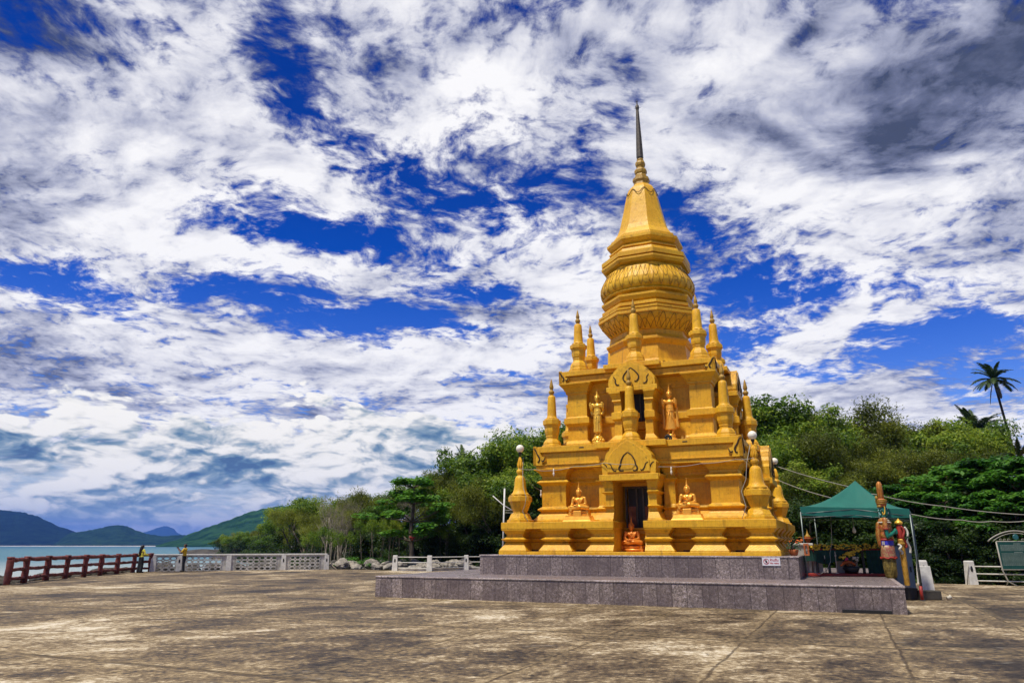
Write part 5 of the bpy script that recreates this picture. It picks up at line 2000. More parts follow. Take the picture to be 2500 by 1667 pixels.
# local frame: faces -y, height 2.86 m
lw = Clay()
for i in range(8):
    q = i / 7
    lw.ball((0, .0, .06 + .62 * q), (.175 + .05 * q, .20 + .07 * q, .09))
lw = lw.build('leg_wrap', M['straw'], gd, .02, 3)
f = MB()
for i in range(26):
    a = i * 2 * math.pi / 26
    f.tube([(.185 * math.cos(a), .21 * math.sin(a), .02), (.21 * math.cos(a), .25 * math.sin(a), .35), (.225 * math.cos(a), .265 * math.sin(a), .60)], .014, 5)
f.build('pleats', M['straw'], lw)
sk = MB().lathe([(.0, .56), (.30, .57), (.29, .64), (.28, .80), (.275, .95), (.0, .96)], 20, Matrix.Scale(.86, 4, (1, 0, 0)), 0, True)
sk = sk.build('skirt', M['brocade'], gd)
m = MB()
m.tube([(.27 * math.cos(a / 3.5), .315 * math.sin(a / 3.5), .585 + .02 * math.sin(a * 1.8)) for a in range(0, 23)], .024, 7)
m.build('red_hem', M['red_paint'], sk)
bl = MB().lathe([(.27, .94), (.275, .95), (.27, 1.09), (.26, 1.10)], 20, Matrix.Scale(.86, 4, (1, 0, 0)), 0, True).build('belt', M['blue'], gd)
m = MB()
m.lathe([(.275, 1.09), (.29, 1.12), (.275, 1.15)], 20, Matrix.Scale(.88, 4, (1, 0, 0)), 0, True)
m.build('sash', M['red_paint'], bl)
m = MB()
for k in range(3):
    m.box((-.19 + .0 * k, .10 + .055 * k, 1.02), (.03, .03, .10), None, .4)
m.build('buckle', M['cream'], bl)
ct = Clay()
ct.ball((0, 0, 1.25), (.235, .265, .18))
ct.ball((0, .01, 1.46), (.235, .255, .22))
ct.ball((0, .02, 1.64), (.25, .22, .15))
for k in (1, -1):
    ct.limb([(k * .21, .02, 1.68), (k * .28, .04, 1.46)], [.105, .095])
ct.limb([(0, -.15, 1.62), (0, -.24, 1.48)], [.10, .05])
ct = ct.build('coat', M['coat'], gd, .018, 3)
m = MB()
for k in (1, -1):
    m.lathe([(.098, 0), (.115, .02), (.10, .04)], 12, Matrix.Translation((k * .29, .04, 1.41)), 0, True)
m.build('cuff', M['red_paint'], ct)
cp = Clay()
cp.limb([(.05, .25, 1.58), (.06, .30, 1.25), (.05, .28, .98)], [.07, .085, .07])
cp.limb([(-.05, .25, 1.58), (-.06, .30, 1.25), (-.05, .28, .98)], [.07, .085, .07])
cp.build('back_flap', M['coat'], gd, .018, 3)
bd = Clay()
for k in (1, -1):
    el = (k * .31, .02, 1.22)
    wr_ = (k * .07, -.36, 1.36)
    bd.limb([(k * .28, .04, 1.46), el, (k * .22, -.18, 1.28), wr_], [.075, .07, .062, .05])
    for i in range(4):
        z = 1.40 - .034 * i
        bd.limb([(k * .07, -.38, z), (k * .055, -.455, z + .005), (k * -.01, -.475, z + .005)], [.021, .02, .017])
    bd.limb([(k * .05, -.36, 1.41), (k * .02, -.42, 1.45)], [.022, .018])
bd.limb([(0, .0, 1.70), (0, -.01, 1.86)], [.10, .095])
bd.ball((0, -.02, 2.00), (.145, .165, .175))
bd.ball((0, -.11, 1.90), (.10, .10, .085))
for k in (1, -1):
    bd.ball((k * .055, -.165, 2.05), (.045, .03, .035))
bd.limb([(0, -.175, 2.04), (0, -.215, 1.97)], [.028, .04])
bd.ball((0, -.185, 1.885), (.08, .04, .03))
bd = bd.build('body', M['skin_green'], gd, .013, 3)
m = MB()
for k in (1, -1):
    m.ball((k * .055, -.185, 2.05), .026)
    m.tube([(k * .05, -.20, 1.90), (k * .055, -.225, 1.94)], [.014, .003], 6)
m.build('eyes_and_fangs', M['cream'], bd)
MB().ball((0, -.215, 1.89), (.06, .02, .018)).build('lips', M['pink'], bd)
cl = MB()
for k in range(3):
    cl.lathe([(.15 + .05 * k, 1.76 - .055 * k), (.175 + .05 * k, 1.745 - .055 * k), (.15 + .05 * k, 1.72 - .055 * k)], 18, None, 0, True)
cl.build('collar', M['cream'], gd)
cr = MB().lathe([(.165, 2.10), (.185, 2.14), (.20, 2.20), (.215, 2.26), (.22, 2.30), (.18, 2.32), (.13, 2.34), (.12, 2.36)], 18, None, 0, True).build('crown', M['terracotta'], gd)
m = MB()
for z, rr in ((2.20, .20), (2.25, .215), (2.30, .222)):
    m.tube([(rr * math.cos(a / 3.5), rr * math.sin(a / 3.5), z) for a in range(23)], .018, 6)
m.ball((-.10, .20, 2.37), (.06, .06, .065))
m.ball((0, .1, 2.12), (.17, .10, .07))
m.build('crown_band', M['gold_dull'], cr)
m = MB().lathe([(.125, 2.33), (.115, 2.42), (.11, 2.55), (.118, 2.68), (.115, 2.76), (.085, 2.84), (.03, 2.875), (.0, 2.88)], 14, None, 0, True)
for k in range(7):
    a = k * 2 * math.pi / 7
    m.tube([(.12 * math.cos(a), .12 * math.sin(a), 2.36), (.115 * math.cos(a), .115 * math.sin(a), 2.60), (.10 * math.cos(a), .10 * math.sin(a), 2.80)], .013, 5)
m.build('crown_peak', plain('orange_gold', (0.42, 0.16, 0.025), .5, .2, .2, 8), cr)
m = MB()
for k in (1, -1):
    m.tube([(k * .15, -.02, 2.17), (k * .165, -.06, 2.08), (k * .17, -.05, 1.96), (k * .17, -.02, 1.88), (k * .17, .04, 1.87), (k * .17, .06, 1.92), (k * .17, .03, 1.94)], [.012, .022, .026, .026, .024, .018, .010], 8)
m.build('ear_ornament', M['gold_bright'], gd)
m = MB()
for i in range(30):
    a = r.uniform(0, 6.28)
    m.ball((.13 * math.cos(a), .04 + .13 * abs(math.sin(a)), r.uniform(1.78, 2.1)), (.03, .03, .035), None, 7, 5)
m.build('hair_curls', plain('teal_white_enamel', (0.12, 0.25, 0.22), .5, 0, .9, 9), bd)


def mace(label, loc_, rz, length, garland):
    t = thing('mace', label, 'mace', loc_, rz, 'twisted golden maces')
    s_ = length / 2.0
    n, seg = 60, 18
    pts, fs = [], []
    for i in range(n + 1):
        z = i / n * 1.22 * s_
        for j in range(seg):
            a = 2 * math.pi * j / seg
            rr = .068 + .014 * math.cos(6 * (a + z * 4.2)) + .012 * i / n
            pts.append((rr * math.cos(a), rr * math.sin(a), z))
    for i in range(n):
        for j in range(seg):
            k = (j + 1) % seg
            fs.append((i * seg + j, i * seg + k, i * seg + seg + k, i * seg + seg + j))
    b = MB()
    b.add(pts, fs, None, True)
    b.build('shaft', M['gold_dull'] if not garland else M['mace_gold'], t)
    MB().lathe([(.09, 1.21 * s_), (.115, 1.23 * s_), (.115, 1.28 * s_), (.095, 1.31 * s_), (.115, 1.34 * s_), (.11, 1.38 * s_), (.09, 1.40 * s_)], 16, None, 0, True).build('ring', M['mace_gold'], t)
    MB().lathe([(.085, 1.38 * s_), (.10, 1.45 * s_), (.095, 1.60 * s_), (.08, 1.78 * s_), (.075, 1.85 * s_)], 16, None, 0, True).build('grip', M['red_paint'], t)
    MB().lathe([(.075, 1.84 * s_), (.115, 1.87 * s_), (.12, 1.90 * s_), (.09, 1.94 * s_), (.04, 1.98 * s_), (.012, 2.03 * s_)], 16, None, 0, True).build('knob', M['gold_bright'], t)
    return t


M['mace_gold'] = plain('mace_gold', (0.55, 0.29, 0.04), .4, .3, .25, 8)
mace('twisted golden mace with a red grip, held before the guardian statue', (11.93, 22.86, .44), 0, 1.93, True)
mace('duller twisted golden mace standing behind the garlanded mace', (11.95, 23.55, .69), 0, 1.70, False)
gl = thing('flower_garland', 'red, white and green flower garland draped over the mace grip', 'garland', (11.93, 22.86, 0))
for (col, nm, off, z0, z1) in ((M['red_paint'], 'red_strand', .02, 2.14, 1.55), (M['cream'], 'white_strand', .12, 2.12, 1.40), (M['leafy'], 'green_strand', .10, 1.95, 1.62), (M['cream'], 'tassel', -.14, 1.62, 1.36)):
    m = MB()
    for i in range(22):
        q = i / 21
        m.ball((off + .035 * math.sin(q * 9) + .06 * q, -.10 - .03 * math.sin(q * 5), z0 + (z1 - z0) * q), (.036, .036, .034), None, 8, 5)
    m.build(nm, col, gl)

# ----------------------------------------------------------------- two visitors by the railing
M['skin'] = plain('brown_skin', (0.16, 0.075, 0.042), .55, 0, .08, 8)
M['black_hair'] = plain('black_hair', (0.010, 0.008, 0.008), .45, 0, .3, 20)
M['yellow_shirt'] = plain('yellow_cotton', (0.70, 0.43, 0.02), .85, 0, .12, 6)
M['lemon_shirt'] = plain('lemon_cotton', (0.62, 0.55, 0.06), .85, 0, .12, 6)
M['dark_trousers'] = plain('dark_trousers', (0.016, 0.017, 0.020), .85, 0, .2, 6)


def person(label, loc_, rz, H, pose, shirt, hair_long):
    """standing visitor, faces -y locally; built for 1.70 m and scaled"""
    t = thing('person', label, 'person', loc_, rz)
    t.scale = (H / 1.70,) * 3
    b = Clay()
    hip = .92
    for k, lean in ((1, .03), (-1, -.03)):
        b.limb([(k * .085, 0, hip), (k * .09, -.01 + lean, .50), (k * .095, .03 + lean, .09)], [.085, .056, .038])
        b.limb([(k * .095, .05 + lean, .045), (k * .11, -.12 + lean, .035)], [.045, .036])
    b.ball((0, 0, .96), (.155, .105, .12))
    b.ball((0, 0, 1.14), (.135, .095, .17))
    b.ball((0, .0, 1.32), (.165, .10, .12))
    b.limb([(0, .01, 1.42), (0, -.005, 1.52)], [.055, .05])
    hc = (0, -.02, 1.595)
    b.ball(hc, (.074, .092, .108))
    b.ball((0, -.05, 1.55), (.056, .06, .055))
    face_on(b, (0, -.025, 1.59), .9)
    for k in (1, -1):
        sh, el, wr_, d = pose[k]
        b.limb([(k * .17, .0, 1.385), sh, el, wr_], [.06, .052, .042, .028])
        fingers(b, wr_, d, (0, 0, -1), (-k, 0, .3), 1.0, .5)
    body = b.build('body', M['skin'], t, .0125, 3)
    hr = Clay()
    hr.ball((0, .012, 1.628), (.083, .092, .088))
    hr.ball((0, .05, 1.59), (.074, .06, .09))
    if hair_long:
        hr.limb([(0, .06, 1.60), (0, .115, 1.42), (.0, .125, 1.22), (0, .12, 1.05)], [.085, .085, .075, .05])
        hr.limb([(-.05, .05, 1.58), (-.065, .10, 1.38)], [.05, .05])
        hr.limb([(.05, .05, 1.58), (.065, .10, 1.38)], [.05, .05])
    hr.build('hair', M['black_hair'], t, .014, 2)
    s_ = Clay()
    s_.ball((0, 0, .99), (.168, .122, .11))
    s_.ball((0, 0, 1.14), (.155, .115, .18))
    s_.ball((0, .0, 1.32), (.182, .118, .12))
    for k in (1, -1):
        sh, el, wr_, d = pose[k]
        s_.limb([(k * .165, .0, 1.375), Vector(sh).lerp(Vector(el), .25 if not hair_long else .95)], [.078, .064])
        if hair_long:
            s_.limb([Vector(sh).lerp(Vector(el), .9), Vector(el).lerp(Vector(wr_), .8)], [.062, .050])
    s_.build('shirt', shirt, t, .015, 3)
    tr = Clay()
    tr.ball((0, 0, .93), (.165, .118, .11))
    for k, lean in ((1, .03), (-1, -.03)):
        tr.limb([(k * .085, 0, .90), (k * .09, -.01 + lean, .50), (k * .095, .03 + lean, .10)], [.098, .076, .066] if not hair_long else [.105, .10, .10])
    tr.build('trousers', M['dark_trousers'], t, .015, 3)
    sh_ = Clay()
    for k, lean in ((1, .03), (-1, -.03)):
        sh_.limb([(k * .095, .06 + lean, .045), (k * .11, -.13 + lean, .04)], [.054, .046])
    sh_.build('shoes', M['black'], t, .014, 2)
    return t


lean_pose = {1: ((.25, .02, 1.22), (.30, -.02, 1.12), (.27, -.30, 1.06), (.0, -1, 0)), -1: ((-.25, .02, 1.22), (-.30, -.02, 1.12), (-.27, -.30, 1.06), (.0, -1, 0))}
shoot_pose = {1: ((.22, -.06, 1.24), (.20, -.16, 1.14), (.07, -.42, 1.36), (-.2, -.5, 1)), -1: ((-.22, -.06, 1.24), (-.20, -.16, 1.14), (-.07, -.42, 1.36), (.2, -.5, 1))}
person('woman with long black hair and yellow top leaning on the red railing', (-22.62, 45.8, 0), R(150), 1.62, lean_pose, M['lemon_shirt'], True)
person('man in a yellow polo shirt raising a camera beside the white balustrade', (-21.03, 48.15, 0), R(-90), 1.69, shoot_pose, M['yellow_shirt'], False)
ca = MB()
ca.box((0, 0, 0), (.035, .14, .09), None, 0, .008)
ca.tube([(-.02, 0, 0), (-.075, 0, 0)], .03, 10)
ca = ca.build('camera', M['black'])
ca.location = (-21.03 - .49, 48.15, 1.46)
tag(ca, 'small black camera held up by the man in the yellow shirt', 'camera')

# ----------------------------------------------------------------- trees
def leaf_mat(name, dark, mid, light, trans=.42):
    m, N, b = material(name)
    nt = m.node_tree
    g = N.node('ShaderNodeNewGeometry')
    oi = N.node('ShaderNodeObjectInfo')
    ri = Val(N, g.outputs['Random Per Island'])
    ro = Val(N, oi.outputs['Random'])
    cl = N.noise(Val(N, g.outputs['Position']), .55, 3, .6)
    v = (ri - .5) * .55 + (ro - .5) * .45 + (cl - .5) * 1.3 + .5
    c = N.ramp(v, [(.1, dark), (.5, mid), (.9, light)])
    N.put(b.inputs['Base Color'], c)
    b.inputs['Roughness'].default_value = .5
    b.inputs['Specular IOR Level'].default_value = .25
    t = N.node('ShaderNodeBsdfTranslucent')
    N.put(t.inputs['Color'], c)
    mx = N.node('ShaderNodeMixShader')
    mx.inputs[0].default_value = trans
    nt.links.new(b.outputs[0], mx.inputs[1])
    nt.links.new(t.outputs[0], mx.inputs[2])
    nt.links.new(mx.outputs[0], nt.nodes['Material Output'].inputs[0])
    return m


L_BROAD = leaf_mat('broad_leaf', (.040, .088, .008), (.120, .215, .015), (.30, .37, .030))
L_OLIVE = leaf_mat('olive_leaf', (.045, .062, .008), (.120, .150, .015), (.27, .29, .030))
L_ALMOND = leaf_mat('almond_leaf', (.022, .080, .008), (.055, .185, .014), (.13, .29, .026))
L_DARK = leaf_mat('shade_leaf', (.010, .024, .004), (.026, .058, .008), (.065, .115, .014))  # darkened leaf colours that paint the deep shade low in the woods
L_PALM = leaf_mat('palm_leaf', (.018, .040, .008), (.040, .075, .014), (.09, .12, .03), .15)
BARK = plain('grey_bark', (.12, .095, .065), .9, 0, .35, 3.0, .6)
BARK_PALE = plain('pale_bark', (.27, .225, .165), .9, 0, .3, 3.0, .5)
BARK_DARK = plain('dark_bark', (.040, .030, .022), .9, 0, .35, 3.0, .6)
nr = np.random.default_rng(12)


def leaves(clumps, per, size, up=.35, droop=0.0, flat=1.0, aspect=.45):
    """many single leaf faces scattered through rounded clumps"""
    V = []
    for (c, rad) in clumps:
        n = max(6, int(per * nr.uniform(.6, 1.4)))
        d = nr.normal(size=(n, 3))
        d /= np.linalg.norm(d, axis=1)[:, None]
        rr = rad * nr.uniform(0, 1, n) ** .45
        p = np.array(c)[None] + d * rr[:, None] * np.array([1, 1, .75 * flat])[None]
        p[:, 2] -= droop * nr.uniform(0, 1, n) ** 2
        nrm = d * .6 + nr.normal(size=(n, 3)) * .55 + np.array([0, 0, up * 2])[None]
        nrm /= np.linalg.norm(nrm, axis=1)[:, None]
        t = np.cross(nrm, nr.normal(size=(n, 3)))
        t /= np.linalg.norm(t, axis=1)[:, None] + 1e-9
        if droop:
            t[:, 2] -= .8
            t /= np.linalg.norm(t, axis=1)[:, None]
        b = np.cross(nrm, t)
        s = size * nr.uniform(.6, 1.35, n)[:, None]
        V.append(np.stack([p - t * s * .5, p + b * s * aspect * .5 - nrm * s * .06, p + t * s * .5 - nrm * s * .10, p - b * s * aspect * .5 - nrm * s * .06], 1).reshape(-1, 3))
    V = np.concatenate(V)
    n = len(V) // 4
    me = bpy.data.meshes.new('crown')
    me.vertices.add(len(V))
    me.vertices.foreach_set('co', V.astype(np.float32).ravel())
    me.loops.add(len(V))
    me.loops.foreach_set('vertex_index', np.arange(len(V), dtype=np.int32))
    me.polygons.add(n)
    me.polygons.foreach_set('loop_start', np.arange(0, len(V), 4, dtype=np.int32))
    me.polygons.foreach_set('loop_total', np.full(n, 4, dtype=np.int32))
    me.update()
    me.validate()
    return me


def limbs(mb, p, d, length, rad, depth, spread, r, tips, seg=6, lift=.1, kinks=3):
    pts, rr = [Vector(p)], [rad]
    dd = Vector(d).normalized()
    for i in range(kinks):
        dd = (dd + Vector((r.gauss(0, .16), r.gauss(0, .16), r.gauss(lift, .10)))).normalized()
        pts.append(pts[-1] + dd * length / kinks)
        rr.append(rad * (1 - .42 * (i + 1) / kinks))
    mb.tube(pts, rr, seg)
    if depth == 0:
        tips.append(pts[-1])
        tips.append(pts[-2])
        return
    for k in range(r.choice((2, 3, 3))):
        a = r.uniform(0, 6.283)
        s = Vector((math.cos(a), math.sin(a), r.uniform(-.15, .5))) * spread
        j = r.choice((-1, -1, -2))
        limbs(mb, pts[j], dd + s, length * r.uniform(.55, .8), rr[j] * .72, depth - 1, spread, r, tips, max(4, seg - 1), lift, kinks)


def make_tree(kind, seed):
    """prototype kept off the scene list: returns (trunk mesh, crown mesh, height)"""
    r = random.Random(seed)
    mb, tips = MB(), []
    if kind == 'broad':
        base = [(0, 0, -1), (.1, .05, .8), (r.uniform(-.3, .3), r.uniform(-.3, .3), 2.2)]
        mb.tube(base, [.26, .22, .18], 8)
        for k in range(6):
            a = k * 1.05 + r.uniform(-.3, .3)
            limbs(mb, base[-1] if k % 2 else (base[1][0], base[1][1], 1.5), (math.cos(a) * .75, math.sin(a) * .75, .85), 2.5, .11, 2, .75, r, tips, 6, .16)
        cl = [(t, r.uniform(.55, .95)) for t in tips]
        cr = leaves(cl, 110, .21, .35, 0, .85)
    elif kind == 'feathery':
        base = [(0, 0, -1), (.15, .0, 1.2), (r.uniform(-.5, .5), r.uniform(-.4, .4), 3.0)]
        mb.tube(base, [.17, .14, .11], 7)
        for k in range(7):
            a = k * .9 + r.uniform(-.3, .3)
            limbs(mb, base[-1] if k % 2 else (.15, 0, 1.8), (math.cos(a) * .65, math.sin(a) * .65, .95), 2.6, .08, 2, .6, r, tips, 5, .16)
        cl = [(t, r.uniform(.5, .95)) for t in tips]
        cr = leaves(cl, 240, .16, .1, .6, 1.0, .34)
    elif kind == 'almond':
        base = [(0, 0, -1), (.1, 0, 1.4), (-.15, .05, 3.0), (.1, 0, 4.6), (.05, 0, 6.2)]
        mb.tube(base, [.20, .17, .14, .10, .06], 8)
        for z, L, n in ((2.2, 2.4, 5), (3.6, 2.7, 6), (4.9, 1.9, 5), (6.1, 1.1, 4)):
            for k in range(n):
                a = k * 6.283 / n + r.uniform(-.35, .35)
                limbs(mb, (.0, 0, z), (math.cos(a), math.sin(a), .22), L * r.uniform(.5, .75), .06, 1, .75, r, tips, 5, .06)
        cl = [((t.x, t.y, t.z), r.uniform(.5, .85)) for t in tips]
        cr = leaves(cl, 62, .30, .9, 0, .42, .55)
    elif kind == 'bare':
        for k in range(7):
            x, y = r.uniform(-.7, .7), r.uniform(-.5, .5)
            p = [(x, y, -1), (x * 1.3, y * 1.2, 2.0), (x * 1.8 + r.uniform(-.3, .3), y * 1.5, 4.0)]
            mb.tube(p, [.085, .07, .05], 6)
            for q in range(4):
                a = r.uniform(0, 6.28)
                limbs(mb, p[-1] if q % 2 else Vector(p[1]).lerp(Vector(p[2]), r.random()), (math.cos(a) * .4, math.sin(a) * .4, 1), 1.7, .035, 3, .55, r, tips, 4, .12, 2)
        cr = leaves([(t, .3) for t in tips[::5]], 7, .13, .1, .1, 1, .35)
    elif kind == 'sapling':
        for k in range(3):
            x, y, lx = r.uniform(-.8, .8), r.uniform(-.4, .4), r.uniform(-.8, .8)
            p = [(x, y, -.8), (x + lx * .3, y, 1.5), (x + lx * .7, y, 3.2), (x + lx, y, 4.6)]
            mb.tube(p, [.065, .055, .045, .03], 6)
            for q in range(4):
                a = r.uniform(0, 6.28)
                limbs(mb, Vector(p[2]).lerp(Vector(p[3]), r.random()), (math.cos(a) * .7, math.sin(a) * .7, .8), 1.0, .025, 1, .6, r, tips, 4)
        cr = leaves([(t, .5) for t in tips], 46, .17, .3, .2, .9, .4)
    top = max(v[2] for v in mb.v)
    return mb.mesh('trunk'), cr, top + .35


PROTO = {}
for kind, n, leaf, bark in (('broad', 3, L_BROAD, BARK_DARK), ('feathery', 3, L_OLIVE, BARK), ('almond', 2, L_ALMOND, BARK), ('bare', 2, L_OLIVE, BARK_PALE), ('sapling', 2, L_BROAD, BARK)):  # dark bark on the broad trees paints the shade under their crowns
    PROTO[kind] = []
    for i in range(n):
        t, c, h = make_tree(kind, 31 + i * 7 + len(kind))
        t.materials.append(bark)
        c.materials.append(leaf)
        PROTO[kind].append((t, c, h))
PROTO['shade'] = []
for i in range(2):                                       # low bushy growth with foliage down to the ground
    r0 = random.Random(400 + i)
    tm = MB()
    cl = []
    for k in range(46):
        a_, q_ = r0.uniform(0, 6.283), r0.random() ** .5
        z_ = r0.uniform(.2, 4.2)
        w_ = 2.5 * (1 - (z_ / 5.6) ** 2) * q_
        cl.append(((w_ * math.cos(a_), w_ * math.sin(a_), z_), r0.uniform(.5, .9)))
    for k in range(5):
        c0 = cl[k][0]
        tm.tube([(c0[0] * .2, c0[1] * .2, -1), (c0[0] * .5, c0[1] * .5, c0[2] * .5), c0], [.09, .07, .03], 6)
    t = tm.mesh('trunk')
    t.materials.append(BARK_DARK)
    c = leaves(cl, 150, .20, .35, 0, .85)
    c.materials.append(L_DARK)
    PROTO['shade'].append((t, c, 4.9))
tr = random.Random(77)


def plant(kind, px, ytop, Y, label, group=None, wide=1.0, name=None, idx=None, base=None):
    top = at(px, ytop, Y)
    z0 = land_z(top.x, Y) - .15 if base is None else base
    lst = PROTO[kind]
    t, c, h = lst[tr.randrange(len(lst)) if idx is None else idx]
    s = max(.22, (top.z - z0) / h)
    o = thing(name or {'broad': 'leafy_tree', 'shade': 'leafy_tree', 'feathery': 'feathery_tree', 'almond': 'almond_tree', 'bare': 'bare_tree', 'sapling': 'slender_tree'}[kind], label, 'tree', (top.x, Y, z0), tr.uniform(0, 6.28), group)
    w = s * wide
    o.scale = (w, w, s)
    for nm, me in (('trunk', t), ('crown', c)):
        q = bpy.data.objects.new(nm, me)
        COL.objects.link(q)
        q.parent = o
    return o


LR, LL = 'leafy trees of the wood right of the pagoda', 'leafy trees of the wood left of the pagoda'
FRG, FLG = 'feathery trees right of the pagoda', 'feathery trees left of the pagoda'
lab = {LR: 'rounded bright green leafy tree in the dense wood right of the pagoda', LL: 'rounded green leafy tree in the wood on the left of the pagoda',
       FRG: 'olive feathery tree with thin pale limbs in the wood right of the pagoda', FLG: 'olive feathery tree with thin pale limbs in the wood left of the pagoda'}


def wood(items, gl, gf):
    for it in items:
        kind, px, yt, Y = it[:4]
        if px < 720:
            yt = 1331 - (1331 - yt) * .76      # the far end of the headland carries lower growth
        w = it[4] if len(it) > 4 else 1.0
        g = gf if kind == 'feathery' else gl
        plant(kind, px, yt, Y, lab[g], g, w)


# right of the pagoda: skyline row, middle row
wood([('broad', 1800, 1000, 58), ('broad', 1868, 986, 56, .9), ('broad', 1918, 974, 57), ('broad', 1965, 1000, 55), ('feathery', 2000, 988, 58, 1.2), ('feathery', 2045, 996, 58, 1.2), ('feathery', 2095, 1010, 57, 1.2),
      ('broad', 2135, 1030, 60), ('broad', 2172, 1022, 62), ('feathery', 2215, 1030, 60, 1.2), ('broad', 2262, 1024, 58), ('broad', 2305, 1012, 57, 1.1), ('broad', 2325, 1022, 58, .8), ('broad', 2385, 1026, 57, .68), ('broad', 2428, 1066, 54, .6),
      ('broad', 1890, 1060, 50), ('broad', 1945, 1050, 49, 1.1), ('feathery', 1990, 1060, 48, 1.3), ('feathery', 2040, 1070, 48, 1.3), ('feathery', 2090, 1080, 47, 1.3), ('feathery', 2140, 1090, 47, 1.3), ('feathery', 2190, 1100, 47, 1.3), ('feathery', 2235, 1095, 48, 1.3), ('broad', 2290, 1085, 48), ('broad', 2340, 1100, 49, .8),
      ('broad', 1905, 1130, 45, 1.2), ('broad', 1975, 1135, 43, 1.3), ('feathery', 2030, 1140, 42, 1.4), ('broad', 1860, 1120, 48)], LR, FRG)
AR = 'tiered almond trees at the right edge of the plaza'
for px, yt, Y, w in ((2255, 1150, 40, 1.0), (2330, 1122, 39, 1.1), (2405, 1105, 38, 1.1), (2480, 1108, 36, 1.1), (2170, 1175, 41, .9), (2300, 1195, 37, 1.1), (2390, 1190, 36, 1.1), (2470, 1195, 34.5, 1.1), (2225, 1215, 38.5, 1.1), (2095, 1185, 40.5, 1.0), (2545, 1120, 36, 1.1)):
    plant('almond', px, yt, Y, 'broad leaved almond tree with tiered bright green branches right of the tent', AR, w)
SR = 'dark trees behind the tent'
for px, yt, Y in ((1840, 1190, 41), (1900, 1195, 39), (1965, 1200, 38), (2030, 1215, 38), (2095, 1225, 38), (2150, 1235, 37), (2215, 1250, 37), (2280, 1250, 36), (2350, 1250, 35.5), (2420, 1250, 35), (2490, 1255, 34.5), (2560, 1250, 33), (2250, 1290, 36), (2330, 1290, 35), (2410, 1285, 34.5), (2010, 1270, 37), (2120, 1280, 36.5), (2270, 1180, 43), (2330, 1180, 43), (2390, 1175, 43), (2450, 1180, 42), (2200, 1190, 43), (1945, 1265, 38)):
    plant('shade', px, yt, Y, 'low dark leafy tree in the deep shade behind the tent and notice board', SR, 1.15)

# left of the pagoda, nearest on the right and running out along the headland
wood([('broad', 1420, 1035, 66), ('broad', 1370, 1035, 66), ('broad', 1325, 1040, 66), ('broad', 1283, 1050, 64), ('broad', 1240, 1074, 64), ('broad', 1200, 1070, 65), ('broad', 1160, 1090, 66), ('broad', 1112, 1138, 68), ('broad', 1070, 1150, 68), ('feathery', 1140, 1130, 63, 1.2),
      ('broad', 1035, 1165, 70), ('feathery', 905, 1203, 74, 1.2), ('feathery', 945, 1190, 71, 1.2), ('broad', 985, 1175, 73), ('broad', 870, 1206, 78), ('broad', 782, 1212, 82), ('broad', 735, 1212, 88, 1.1), ('broad', 705, 1226, 98), ('feathery', 752, 1235, 80, 1.3), ('feathery', 715, 1250, 92, 1.2),
      ('broad', 678, 1245, 112), ('broad', 660, 1262, 120), ('feathery', 640, 1275, 134, 1.3), ('broad', 622, 1287, 142, 1.2), ('broad', 600, 1284, 160), ('feathery', 580, 1288, 178, 1.3), ('broad', 560, 1294, 210, 1.2), ('feathery', 543, 1304, 250, 1.4), ('broad', 528, 1315, 310, 1.5), ('broad', 588, 1300, 172, 1.5), ('broad', 645, 1300, 128, 1.4), ('broad', 690, 1290, 104, 1.5),
      ('broad', 1250, 1130, 58, 1.1), ('broad', 1200, 1140, 58, 1.1), ('feathery', 1165, 1165, 58, 1.3), ('feathery', 1225, 1180, 56, 1.3), ('broad', 1290, 1120, 58, 1.1), ('broad', 1110, 1190, 60, 1.1), ('feathery', 1060, 1205, 61, 1.2), ('feathery', 875, 1238, 68, 1.3), ('feathery', 835, 1250, 70, 1.3), ('feathery', 780, 1255, 76, 1.3), ('broad', 925, 1235, 68, 1.1), ('broad', 1340, 1150, 57, 1.1), ('broad', 1400, 1150, 57, 1.1)], LL, FLG)
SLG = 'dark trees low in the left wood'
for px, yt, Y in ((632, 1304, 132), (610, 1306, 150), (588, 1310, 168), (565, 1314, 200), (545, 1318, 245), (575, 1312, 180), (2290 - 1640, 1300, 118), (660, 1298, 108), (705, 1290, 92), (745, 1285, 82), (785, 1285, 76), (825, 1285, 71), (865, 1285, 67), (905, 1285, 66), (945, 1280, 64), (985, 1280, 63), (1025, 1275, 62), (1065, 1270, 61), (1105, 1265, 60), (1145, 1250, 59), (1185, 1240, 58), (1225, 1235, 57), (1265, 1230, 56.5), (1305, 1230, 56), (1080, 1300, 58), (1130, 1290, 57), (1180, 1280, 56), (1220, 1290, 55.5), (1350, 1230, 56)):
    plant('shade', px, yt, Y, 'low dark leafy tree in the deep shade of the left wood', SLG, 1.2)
plant('almond', 1010, 1156, 56, 'spreading almond tree with bright tiers and a red cloth on its trunk', None, 1.15, idx=0)
rc = MB()
a0 = at(1053, 1311, 55.6)
rc.tube([(.16 * math.cos(a / 2), .16 * math.sin(a / 2), .02 * math.sin(a * 3)) for a in range(14)], .07, 7)
rc.ball((.05, -.18, -.1), (.10, .05, .16), None, 8, 6)
rc = rc.build('red_cloth', M['red_paint'])
rc.location = (at(1010, 1156, 56).x + .08, 55.95, a0.z)
tag(rc, 'red cloth tied round the trunk of the spreading almond tree', 'cloth')
